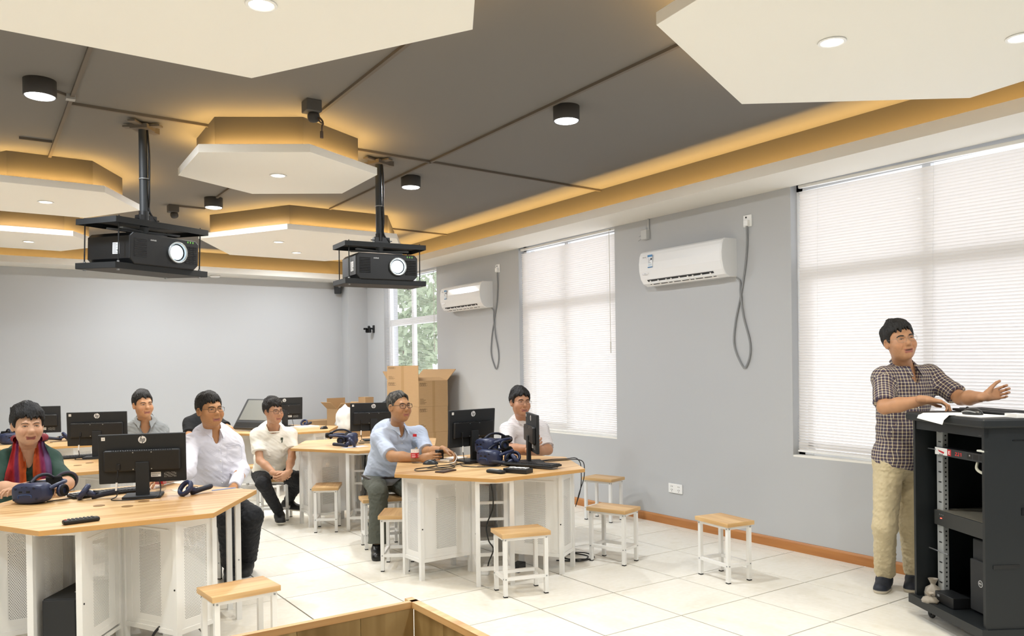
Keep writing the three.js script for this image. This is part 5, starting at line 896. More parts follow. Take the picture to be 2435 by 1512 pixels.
    const KP = [[-0.12, nape], [-0.06, nape + 0.012], [-0.036, nape + 0.04], [-0.03, 0.02], [0.008, 0.026], [0.013, -0.012 + (o.burn ?? 0)], [0.025, -0.006 + (o.burn ?? 0)], [0.034, 0.034], [0.052, Math.min(front, 0.056)], [0.072, front], [0.2, front]];
    let H = KP[KP.length - 1][1]; for (let k = 0; k < KP.length - 1; k++) if (zz >= KP[k][0] && zz < KP[k + 1][0]) { H = mix(KP[k][1], KP[k + 1][1], (zz - KP[k][0]) / (KP[k + 1][0] - KP[k][0])); break; }
    return smax(d, (H - y) * 0.5, 0.008);
  };
  const hc = lin(o.hair), hg = lin(o.grey || o.hair);
  const hair = netMesh(hf, [-0.13, -0.11, -0.15], [0.13, 0.17, 0.12], 0.003, (x, y, z) => { const k = 0.55 + 0.5 * Math.abs(noise3(x * 70, y * 20, z * 70)); const gq = smooth(-0.1, 0.6, noise3(x * 40, y * 18, z * 40)) * (o.greyMix || 0); return hc.map((v, i) => mix(v, hg[i], gq) * k); });
  return { skin: joinCol(out), hair, f };
}
// ---- hand: prims in body space. w wrist, d finger direction, n palm normal, side +1 left / -1 right
function handPrims(w, d, n, side, curl = 0.35, spread = 0.12, thumb = 0.7, size = 1) {
  const D = V(...d).normalize(), N = V(...n); N.sub(D.clone().multiplyScalar(N.dot(D))).normalize(); const X = new THREE.Vector3().crossVectors(D, N).multiplyScalar(side).normalize(); // towards the thumb
  const P = (x, y, z) => { const q = V(...w).addScaledVector(X, x * size).addScaledVector(D, y * size).addScaledVector(N, z * size); return [q.x, q.y, q.z]; };
  const L = [[capD(P(0, -0.035, 0), P(0, 0.012, 0), 0.0255 * size, 0.0245 * size), 0]];
  for (const x of [0.026, 0.009, -0.008, -0.024]) L.push([capD(P(x * 0.6, 0.008, 0), P(x, 0.082 - Math.abs(x - 0.009) * 0.25, 0.001), 0.0145 * size, 0.0118 * size), 0.014]);
  const fingers = [[0.029, 0.083, 0.043, 0.026, 0.021, 0.0086], [0.0095, 0.088, 0.047, 0.03, 0.022, 0.0088], [-0.0095, 0.084, 0.043, 0.028, 0.021, 0.0083], [-0.027, 0.074, 0.034, 0.021, 0.018, 0.0074]];
  fingers.forEach(([x, y, a, b, c, r], i) => {
    const q = Array.isArray(curl) ? curl[i] : curl * (1 + i * 0.12); let ang = q * 0.7, px = x, py = y, pz = 0.001; const sp = spread * (1.2 - i * 0.8); let prev = P(px, py, pz);
    for (const [len, add, rr] of [[a, q * 1.1, r], [b, q * 0.8, r * 0.93], [c, 0, r * 0.86]]) { px += Math.sin(sp) * len * Math.cos(ang); py += Math.cos(sp) * Math.cos(ang) * len; pz += Math.sin(ang) * len; const nx = P(px, py, pz); L.push([capD(prev, nx, rr * size, rr * 0.95 * size), 0.0035]); prev = nx; ang += add; }
  });
  const t0 = P(0.022, 0.016, 0.008), t1 = P(0.022 + 0.03 * Math.sin(thumb), 0.05, 0.018), t2 = P(0.022 + 0.05 * Math.sin(thumb), 0.078, 0.022 + 0.006), t3 = P(0.022 + 0.056 * Math.sin(thumb), 0.1, 0.03);
  L.push([capD(t0, t1, 0.0165 * size, 0.0118 * size), 0.012], [capD(t1, t2, 0.0108 * size, 0.0096 * size), 0.004], [capD(t2, t3, 0.0094 * size, 0.0083 * size), 0.003]);
  return L;
}
function bounds(pts, pad) { const lo = [1e9, 1e9, 1e9], hi = [-1e9, -1e9, -1e9]; for (const p of pts) for (let i = 0; i < 3; i++) { lo[i] = Math.min(lo[i], p[i] - pad); hi[i] = Math.max(hi[i], p[i] + pad); } return [lo, hi]; }
const lerp3 = (a, b, t) => [mix(a[0], b[0], t), mix(a[1], b[1], t), mix(a[2], b[2], t)];
function person(o) {
  const J0 = o.j, base = [J0.pelvis[0], 0, J0.pelvis[2]], th = o.turn * D2R;
  const g = thing('person', o.label, 'person', base, th);
  const c = Math.cos(th), s = Math.sin(th), loc = (p) => { const x = p[0] - base[0], z = p[2] - base[2]; return [x * c - z * s, p[1], x * s + z * c]; };
  const J = {}; for (const k of Object.keys(J0)) J[k] = loc(J0[k]); for (const k of ['shR', 'shL']) { J[k][1] -= 0.018; J[k][0] *= 0.96; } J.neck[1] += 0.022;
  const B = o.build || 1, neck = J.neck, pel = J.pelvis, head = J.head;
  const chest = lerp3(pel, neck, 0.66), belly = lerp3(pel, neck, 0.3);
  const lean = Math.atan2(neck[2] - pel[2], neck[1] - pel[1]);
  // torso distances, inflated by q
  const torso = (q, bel = 0) => [[ellD(pel, [0.16 * B + q, 0.13 + q, 0.125 * B + q], 0, 0), 0], [ellD([belly[0], belly[1], belly[2] + 0.01 + bel * 0.3], [0.15 * B + q, 0.18 + q, 0.115 * B + q + bel], 0, -lean), 0.06], [ellD(chest, [0.165 * B + q, 0.2 + q, 0.112 * B + q], 0, -lean), 0.06],
    [capD(lerp3(J.shR, [neck[0], neck[1] - 0.06, neck[2] - 0.01], 0.12), lerp3(J.shL, [neck[0], neck[1] - 0.06, neck[2] - 0.01], 0.12), 0.046 + q, 0.046 + q), 0.05], [capD(lerp3(chest, neck, 0.4), [neck[0], neck[1] - 0.04, neck[2] - 0.008], 0.085 + q, 0.06 + q * 0.5), 0.06]];
  const hy = (o.head.yaw - o.turn) * D2R, hm = new THREE.Matrix4().compose(V(...head), new THREE.Quaternion().setFromEuler(new THREE.Euler(-(o.head.pitch || 0) * D2R, hy, (o.head.roll || 0) * D2R, 'YXZ')), V(o.head.s || 1, o.head.s || 1, o.head.s || 1));
  const inv = hm.clone().invert(), nb = V(neck[0], neck[1] - 0.03, neck[2] - 0.01).applyMatrix4(inv);
  const hp = headParts({ ...o.head, skin: o.skin, neckTo: [nb.x, nb.y, nb.z] }); hp.skin.applyMatrix4(hm); hp.hair.applyMatrix4(hm);
  // the body under the clothes
  const al = o.arm || 1, legs = ['R', 'L'].flatMap((q) => [[capD(J['hip' + q], J['knee' + q], 0.07, 0.05), 0.05], [capD(J['knee' + q], J['ank' + q], 0.05, 0.036), 0.03]]);
  const arms = ['R', 'L'].flatMap((q) => [[capD(J['sh' + q], J['el' + q], 0.046 * al, 0.038 * al), 0.04], [capD(J['el' + q], lerp3(J['el' + q], J['wr' + q], 0.35), 0.0385 * al, 0.041 * al), 0.02], [capD(lerp3(J['el' + q], J['wr' + q], 0.35), J['wr' + q], 0.041 * al, 0.0255 * al), 0.02]]);
  const bodyF = joinD([...torso(-0.022), [capD([neck[0], neck[1] - 0.05, neck[2] - 0.01], lerp3(neck, head, 0.5), 0.054, 0.052), 0.03], ...arms, ...legs]);
  const all = ['pelvis', 'neck', 'shR', 'shL', 'elR', 'elL', 'wrR', 'wrL', 'kneeR', 'kneeL', 'ankR', 'ankL', 'hipR', 'hipL'].map((k) => J[k]);
  const sk = lin(o.skin), skinCol = (x, y, z) => { const n = 1 + 0.05 * noise3(x * 25, y * 25, z * 25); return sk.map((v) => v * n); };
  const [lo, hi] = bounds(all, 0.2); hi[1] = neck[1] + 0.1; lo[1] = 0.02;
  const parts = [netMesh(bodyF, lo, hi, 0.0125, skinCol), hp.skin];
  for (const q of ['R', 'L']) if (o['hand' + q]) { const H = o['hand' + q], w = J['wr' + q]; const tp = (v) => { const x = v[0], z = v[2]; return [x * c - z * s, v[1], x * s + z * c]; }; const pr = joinD(handPrims(w, tp(H.d), tp(H.n), q === 'L' ? -1 : 1, H.curl, H.spread, H.thumb, o.handSize || 1)); const [a, b] = bounds([w], 0.2); parts.push(netMesh(pr, a, b, 0.0036, skinCol)); }
  mesh('body', joinCol(parts), std('#ffffff', { vertexColors: true, roughness: 0.52 }), g);
  mesh('hair', hp.hair, std('#ffffff', { vertexColors: true, roughness: 0.62, }), g);
  if (o.glasses) {
    const G = o.glasses, fm = std(G.c, { roughness: 0.3, metalness: G.metal ? 0.7 : 0 }), r = G.r, gl = new THREE.Group(); gl.name = 'glasses'; gl.applyMatrix4(hm); g.add(gl);
    const rim = (sx) => { const w = 0.0265, h = 0.0175, P = []; for (let k = 0; k < 24; k++) { const a = k / 24 * TAU, e = 0.55, cx = Math.sign(Math.cos(a)) * Math.abs(Math.cos(a)) ** e, cy = Math.sign(Math.sin(a)) * Math.abs(Math.sin(a)) ** e; P.push([sx * 0.034 + cx * w, 0.003 + cy * h, 0.104 - 0.008 * Math.abs(sx * 0.034 + cx * w) / 0.06]); } return tube(P, r, 48, 6, true); };
    const Wd = (o.head.w || 1) * 0.077 + (o.head.fat || 0) + 0.004;
    mesh('rims', [rim(1), rim(-1), tube([[-0.0085, 0.006, 0.104], [0, 0.009, 0.106], [0.0085, 0.006, 0.104]], r, 8), ...[-1, 1].map((sx) => tube([[sx * 0.06, 0.008, 0.096], [sx * 0.071, 0.01, 0.084], [sx * Wd, 0.012, 0.03], [sx * (Wd + 0.002), 0.008, -0.01], [sx * Wd, -0.012, -0.028]], r * 0.95, 24))], fm, gl);
    for (const sx of [-1, 1]) mesh('lens', new THREE.CircleGeometry(0.02, 24).scale(1.28, 0.84, 1).translate(sx * 0.034, 0.003, 0.1), new THREE.MeshPhysicalMaterial({ color: 0xffffff, transmission: 1, thickness: 0, roughness: 0, ior: 1.3, side: THREE.DoubleSide }), gl);
  }
  // shirt
  const sh_ = o.shirt, q = sh_.q ?? 0.012, wr = (k) => (x, y, z) => (sh_.wrinkle ?? 0.004) * (0.75 * noise3(x * 7 + k, y * 13 + z * 6, z * 7) + 0.28 * (1 - 2 * Math.abs(noise3(x * 11 + y * 6, y * 20 + x * 9, z * 11 + k))));
  const slv = ['R', 'L'].map((k) => { const a = J['sh' + k], e = J['el' + k], w = J['wr' + k]; if (sh_.long) return [[capD(a, e, 0.056, 0.052), 0.05], [cutCapD(e, lerp3(e, w, 0.93), 0.052, 0.038), 0.03]]; return [[cutCapD(a, lerp3(a, e, sh_.sleeve ?? 0.72), 0.054, 0.052 + (sh_.loose || 0)), 0.075]]; }).flat();
  const torF = joinD([...torso(q, sh_.belly || 0), ...slv]), nw = wr(o.seed || 1), nA = capD([neck[0], neck[1] - 0.06, neck[2] - 0.005], lerp3(neck, head, 0.8), sh_.neckR ?? 0.06, sh_.neckR ?? 0.06);
  const vC = ellD([neck[0], neck[1] - 0.035 - (sh_.vDeep || 0) * 0.5, neck[2] + 0.075], [sh_.vW ?? 0.03, 0.05 + (sh_.vDeep || 0), 0.07]);
  const hem = sh_.hem ?? pel[1] - 0.06; const shirtF = (x, y, z) => { let d = torF(x, y, z) - nw(x, y, z); d = smax(d, -nA(x, y, z), 0.01); d = smax(d, -vC(x, y, z), 0.006); return Math.max(d, hem + (sh_.hemTilt || 0) * x - y); };
  const [slo, shi] = bounds(['pelvis', 'neck', 'shR', 'shL', 'elR', 'elL', ...(sh_.long ? ['wrR', 'wrL'] : [])].map((k) => J[k]), 0.21); slo[1] = Math.max(slo[1], hem - 0.03);
  let sg = netMesh(shirtF, slo, shi, sh_.cell || 0.0085, sh_.colour ? (x, y, z) => sh_.colour(x, y, z, J) : null);
  const sleeveAxis = ['R', 'L'].map((k) => ({ a: V(...J['sh' + k]), d: V(...J['el' + k]).sub(V(...J['sh' + k])).normalize(), L: 1 }));
  if (sh_.map) { // cloth pattern in metres; sleeves follow the arm
    sg = sg.toNonIndexed(); const p = sg.attributes.position, nn = sg.attributes.normal, uv = new Float32Array(p.count * 2);
    for (let i = 0; i < p.count; i += 3) {
      const m = V(), nm = V(); for (let k = 0; k < 3; k++) { m.add(V().fromBufferAttribute(p, i + k)); nm.add(V().fromBufferAttribute(nn, i + k)); } m.multiplyScalar(1 / 3);
      let fr = null; for (const A of sleeveAxis) { const r = m.clone().sub(A.a), t = r.dot(A.d); if (t > 0.03 && r.addScaledVector(A.d, -t).length() < 0.085) fr = A; }
      for (let k = 0; k < 3; k++) {
        const v = V().fromBufferAttribute(p, i + k); let U, Y;
        if (fr) { const r = v.clone().sub(fr.a); Y = -r.dot(fr.d); const ex = V(0, 1, 0).cross(fr.d).normalize(), ey = fr.d.clone().cross(ex); U = Math.abs(nm.dot(ex)) > Math.abs(nm.dot(ey)) ? r.dot(ey) : r.dot(ex); }
        else { U = Math.abs(nm.x) > Math.abs(nm.z) * 1.15 ? v.z : v.x; Y = v.y; if (Math.abs(nm.y) > 0.8 * nm.length()) { Y = v.z; U = v.x; } }
        uv[(i + k) * 2] = U; uv[(i + k) * 2 + 1] = Y;
      }
    }
    sg.setAttribute('uv', new THREE.BufferAttribute(uv, 2));
  }
  const sMat = sh_.mat || std(sh_.c, { roughness: 0.85, map: sh_.map || null }); if (sh_.colour) sMat.vertexColors = true;
  mesh('shirt', sg, sMat, g);
  if (sh_.collar) { // folded collar: a strip round the neck, open at the front
    const P = [], I = [], n = 28, R1 = sh_.collarR ?? 0.064, gap = sh_.gap ?? 0.42, up = V(head[0] - neck[0], head[1] - neck[1], head[2] - neck[2]).normalize();
    for (let k = 0; k <= n; k++) {
      const a = mix(gap, TAU - gap, k / n), fx = Math.sin(a), fz = Math.cos(a), front = Math.max(0, fz), tip = Math.exp(-((Math.min(a - gap, TAU - gap - a)) ** 2) / 0.06);
      const h = mix(0.04, -0.03, smooth(-1, 1, fz)), cx = neck[0], cy = neck[1], cz = neck[2] - 0.002 + 0.012 * front;
      const A = [cx + fx * R1, cy + h - 0.03, cz + fz * R1], T = [cx + fx * (R1 + 0.003), cy + h + 0.016, cz + fz * (R1 + 0.003)], O = [cx + fx * (R1 + 0.026 + 0.012 * tip), cy + h - 0.016 - 0.034 * tip, cz + fz * (R1 + 0.03 + 0.022 * tip)], O2 = [O[0] * 0.96 + cx * 0.04, O[1] - 0.003, O[2] - 0.006 * fz];
      P.push(...A, ...T, ...O, ...O2);
    }
    for (let k = 0; k < n; k++) for (let m = 0; m < 3; m++) { const a = k * 4 + m, b = a + 4; I.push(a, b, a + 1, b, b + 1, a + 1); }
    let cg = new THREE.BufferGeometry(); cg.setAttribute('position', new THREE.Float32BufferAttribute(P, 3)); cg.setIndex(I); cg.computeVertexNormals(); cg = uvBox(cg); cg.computeVertexNormals();
    mesh('collar', cg, sh_.collarMat || (sh_.colour ? std(sh_.c, { roughness: 0.85 }) : sMat), g);
  }
  if (sh_.rib) { const P = []; for (let k = 0; k < 30; k++) { const a = k / 30 * TAU, cz = Math.cos(a), R = (sh_.neckR ?? 0.06) + 0.004, x = neck[0] + R * Math.sin(a), z = neck[2] + R * cz + 0.012 * Math.max(0, cz); let y = neck[1] + 0.08; while (y > neck[1] - 0.07 && torF(x, y, z) > 0) y -= 0.002; P.push([x, y, z]); } mesh('collar', tube(P, 0.0065, 60, 6, true), sMat, g); }
  if (sh_.buttons) { const bt = []; const zAt = (y) => { let z = 0.3; const x = mix(pel[0], neck[0], (y - pel[1]) / (neck[1] - pel[1])); while (z > -0.1 && shirtF(x, y, z + pel[2]) > 0) z -= 0.004; return [x, y, z + pel[2]]; }; const Lp = []; for (let k = 0; k < 12; k++) Lp.push(zAt(mix(neck[1] - 0.1 - (sh_.vDeep || 0), hem + 0.03, k / 11))); mesh('placket', tube(Lp.map((p) => [p[0] + 0.012, p[1], p[2] + 0.0005]), 0.0016, 40, 5), sMat, g); for (let k = 1; k < 12; k += 2) bt.push(sph(0.0045, Lp[k][0], Lp[k][1], Lp[k][2] + 0.002, 8)); for (const b of bt) mesh('button', b, M.plasticW, g); }
  if (sh_.pocket) { const x = sh_.pocket, yy = lerp3(pel, neck, 0.62)[1]; const pz = (px, y) => { let z = 0.3; while (z > -0.1 && shirtF(px, y, z + pel[2]) > 0) z -= 0.004; return z + pel[2] + 0.003; }; const P = [[x - 0.05, yy + 0.055], [x + 0.05, yy + 0.055], [x + 0.05, yy - 0.05], [x, yy - 0.065], [x - 0.05, yy - 0.05]]; mesh('pocket', tube([...P, P[0]].map(([a, b]) => [a, b, pz(a, b)]), 0.0018, 60, 5), sMat, g); }
  // trousers
  const tr_ = o.trousers, tw = (x, y, z) => 0.004 * noise3(x * 14, y * 26 + z * 9, z * 14 + 3) + 0.003 * noise3(x * 40, y * 50, z * 40), tq = tr_.q ?? 0;
  const legF = ['R', 'L'].flatMap((k) => [[capD(J['hip' + k], J['knee' + k], 0.088 + tq, 0.068 + tq), 0.05], [cutCapD(J['knee' + k], lerp3(J['knee' + k], J['ank' + k], 0.97), 0.066 + tq, (tr_.cuff ?? 0.055)), 0.03]]);
  const trF0 = joinD([[ellD([pel[0], pel[1] - 0.01, pel[2]], [0.165 * B, 0.12, 0.125 * B]), 0], ...legF]), waist = pel[1] + (tr_.rise ?? 0.07), trF = (x, y, z) => Math.max(trF0(x, y, z) - tw(x, y, z), y - waist);
  const [tlo, thi] = bounds(['pelvis', 'hipR', 'hipL', 'kneeR', 'kneeL', 'ankR', 'ankL'].map((k) => J[k]), 0.18); tlo[1] = 0.02; thi[1] = waist + 0.03;
  mesh('trousers', netMesh(trF, tlo, thi, 0.0105), std(tr_.c, { roughness: 0.85 }), g);
  if (tr_.belt) { const P = []; for (let k = 0; k < 28; k++) { const a = k / 28 * TAU; let r = 0.3; while (r > 0.05 && Math.min(trF0(pel[0] + r * Math.sin(a), waist - 0.01, pel[2] + r * Math.cos(a)), torF(pel[0] + r * Math.sin(a), waist - 0.01, pel[2] + r * Math.cos(a))) > 0) r -= 0.004; P.push([pel[0] + (r + 0.003) * Math.sin(a), waist - 0.012, pel[2] + (r + 0.003) * Math.cos(a)]); } mesh('belt', tube(P, 0.012, 60, 6, true), std('#241c1a', { roughness: 0.4 }), g); }
  // shoes
  const so = o.shoes, sc = lin(so.c), sl = lin(so.sole || '#d8d4cc');
  for (const k of ['R', 'L']) {
    const a = J['ank' + k], t = J['toe' + k]; let dx = t[0] - a[0], dz = t[2] - a[2]; const L = Math.hypot(dx, dz) || 1; dx /= L; dz /= L; const y0 = Math.max(0, a[1] - 0.085), tipUp = so.tip?.[k] || 0;
    const F = (f, s2, y) => [a[0] + dx * f - dz * s2, y0 + y + tipUp * f, a[2] + dz * f + dx * s2];
    const up = joinD([[capD(F(-0.035, 0, 0.045), F(0.02, 0, 0.06), 0.042, 0.045), 0], [capD(F(0.03, 0, 0.045), F(0.13, 0.004, 0.026), 0.045, 0.036), 0.04], [capD(F(0.08, -0.016, 0.02), F(0.15, -0.008, 0.018), 0.03, 0.03), 0.03], [capD(F(0.08, 0.018, 0.02), F(0.15, 0.012, 0.018), 0.03, 0.03), 0.03], [capD(F(-0.03, 0, 0.06), F(-0.015, 0, 0.1), 0.037, 0.035), 0.03]]);
    const f = (x, y, z) => { const fwd = (x - a[0]) * dx + (z - a[2]) * dz; return Math.max(up(x, y, z), y0 + tipUp * fwd + 0.0005 - y, y - (y0 + 0.098)); };
    const P = [F(-0.08, 0, 0), F(0.2, 0, 0.0), F(0.2, 0, 0.1), F(-0.08, 0, 0.1)], [l2, h2] = bounds(P, 0.06); l2[1] = y0 - 0.03;
    const sm = netMesh(f, l2, h2, 0.0062, (x, y, z) => { const fwd = (x - a[0]) * dx + (z - a[2]) * dz, yy = y - y0 - tipUp * fwd; const n = 1 + 0.25 * noise3(x * 40, y * 40, z * 40); return yy < (so.soleH ?? 0.02) ? sl : sc.map((v) => v * n); });
    const shoe = mesh('shoe', sm, std('#ffffff', { vertexColors: true, roughness: so.rough ?? 0.6 }), g);
    if (so.laces) for (let q2 = 0; q2 < 4; q2++) { const w = 0.02; mesh('lace', tube([F(0.045 + q2 * 0.018, -w, 0.085 - q2 * 0.008), F(0.05 + q2 * 0.018, 0, 0.093 - q2 * 0.008), F(0.045 + q2 * 0.018, w, 0.085 - q2 * 0.008)], 0.003, 10), std(so.laces, { roughness: 0.8 }), shoe); }
  }
  return { g, J, shirtF, hm };
}
const JOINTS = { // where each person's joints are, in metres
  PR: { pelvis: [1.483, 0.882, 2.318], neck: [1.479, 1.456, 2.36], head: [1.384, 1.623, 2.379], shR: [1.315, 1.408, 2.297], elR: [1.176, 1.215, 2.396], wrR: [1.211, 1.265, 2.639], shL: [1.696, 1.423, 2.413], elL: [1.628, 1.261, 2.634], wrL: [1.523, 1.279, 2.829], hipR: [1.412, 0.83, 2.282], kneeR: [1.358, 0.442, 2.284], ankR: [1.505, 0.085, 2.193], toeR: [1.302, 0.029, 2.272], hipL: [1.582, 0.821, 2.338], kneeL: [1.574, 0.423, 2.335], ankL: [1.685, 0.085, 2.293], toeL: [1.517, 0.031, 2.36] },
  LB: { pelvis: [-0.521, 0.552, -1.173], neck: [-0.497, 0.997, -0.94], head: [-0.528, 1.172, -0.841], shR: [-0.681, 0.939, -0.921], elR: [-0.689, 0.79, -0.658], wrR: [-0.551, 0.785, -0.418], shL: [-0.275, 0.945, -0.945], elL: [-0.34, 0.795, -0.71], wrL: [-0.313, 0.831, -0.448], hipR: [-0.609, 0.542, -1.172], kneeR: [-0.764, 0.493, -0.757], ankR: [-0.801, 0.085, -0.707], toeR: [-0.87, 0.027, -0.56], hipL: [-0.421, 0.526, -1.164], kneeL: [-0.434, 0.447, -0.772], ankL: [-0.435, 0.085, -0.746], toeL: [-0.491, 0.031, -0.602] },
  YT: { pelvis: [-0.984, 0.47, -2.851], neck: [-0.997, 0.938, -2.657], head: [-1.027, 1.093, -2.557], shR: [-1.153, 0.87, -2.703], elR: [-1.163, 0.624, -2.563], wrR: [-1.083, 0.509, -2.349], shL: [-0.825, 0.864, -2.622], elL: [-0.875, 0.637, -2.486], wrL: [-0.978, 0.511, -2.313], hipR: [-1.054, 0.439, -2.875], kneeR: [-1.164, 0.412, -2.465], ankR: [-0.978, 0.101, -2.577], toeR: [-1.007, 0.061, -2.427], hipL: [-0.898, 0.431, -2.828], kneeL: [-0.793, 0.421, -2.513], ankL: [-0.805, 0.16, -2.823], toeL: [-0.756, 0.097, -2.728] },
  GW: { pelvis: [-1.961, 0.565, -1.072], neck: [-1.99, 1.058, -0.974], head: [-2.027, 1.205, -0.902], shR: [-2.163, 0.991, -0.922], elR: [-2.24, 0.8, -0.66], wrR: [-2.45, 0.8, -0.42], shL: [-1.828, 0.959, -0.982], elL: [-1.806, 0.749, -0.905], wrL: [-1.918, 0.658, -0.703], hipR: [-2.026, 0.543, -1.056], kneeR: [-2.007, 0.473, -0.556], ankR: [-1.932, 0.086, -0.745], toeR: [-1.993, 0.097, -0.544], hipL: [-1.896, 0.525, -1.087], kneeL: [-1.817, 0.449, -0.608], ankL: [-1.788, 0.085, -0.852], toeL: [-1.858, 0.04, -0.694] },
  W: { pelvis: [-3.179, 0.504, -1], neck: [-3.163, 1.012, -0.834], head: [-3.176, 1.164, -0.734], shR: [-3.3, 0.95, -0.855], elR: [-3.39, 0.8, -0.62], wrR: [-3.16, 0.8, -0.42], shL: [-3.041, 0.937, -0.846], elL: [-2.98, 0.8, -0.56], wrL: [-3.2, 0.815, -0.46], hipR: [-3.232, 0.487, -0.976], kneeR: [-3.255, 0.488, -0.505], ankR: [-3.245, 0.085, -0.558], toeR: [-3.254, 0.199, -0.381], hipL: [-3.127, 0.475, -0.964], kneeL: [-3.125, 0.476, -0.477], ankL: [-3.126, 0.085, -0.536], toeL: [-3.138, 0.183, -0.362] },
  GH: { pelvis: [-2.091, 0.539, -3.104], neck: [-2.107, 1.028, -2.972], head: [-2.136, 1.186, -2.896], shR: [-2.256, 0.961, -3.038], elR: [-2.294, 0.76, -2.881], wrR: [-2.213, 0.722, -2.582], shL: [-1.953, 0.946, -3.012], elL: [-1.964, 0.74, -2.836], wrL: [-2.101, 0.702, -2.626], hipR: [-2.157, 0.514, -3.088], kneeR: [-2.223, 0.491, -2.648], ankR: [-2.203, 0.085, -2.693], toeR: [-2.23, 0.151, -2.53], hipL: [-2.031, 0.503, -3.087], kneeL: [-2.083, 0.481, -2.612], ankL: [-2.077, 0.085, -2.667], toeL: [-2.107, 0.139, -2.505] },
  BK: { pelvis: [-1.301, 0.468, -4.259], neck: [-1.29, 0.984, -4.194], head: [-1.276, 1.117, -4.149], shR: [-1.443, 0.933, -4.238], elR: [-1.472, 0.767, -4.076], wrR: [-1.269, 0.783, -3.996], shL: [-1.119, 0.925, -4.258], elL: [-1.043, 0.836, -4.059], wrL: [-1.237, 0.802, -4.035], hipR: [-1.371, 0.466, -4.247], kneeR: [-1.37, 0.46, -3.82], ankR: [-1.37, 0.085, -3.85], toeR: [-1.37, 0, -3.7], hipL: [-1.205, 0.446, -4.315], kneeL: [-1.16, 0.46, -3.86], ankL: [-1.15, 0.085, -3.9], toeL: [-1.13, 0, -3.75] },
  SP: { pelvis: [0.697, 0.575, -0.759], neck: [0.603, 1.007, -0.644], head: [0.52, 1.18, -0.581], shR: [0.414, 0.957, -0.653], elR: [0.319, 0.79, -0.498], wrR: [0.427, 0.805, -0.303], shL: [0.792, 0.945, -0.635], elL: [0.727, 0.758, -0.46], wrL: [0.397, 0.757, -0.396], hipR: [0.611, 0.552, -0.757], kneeR: [0.36, 0.515, -0.444], ankR: [0.393, 0.085, -0.48], toeR: [0.307, 0.158, -0.357], hipL: [0.795, 0.537, -0.752], kneeL: [0.627, 0.491, -0.442], ankL: [0.622, 0.085, -0.443], toeL: [0.532, 0.135, -0.323] },
};
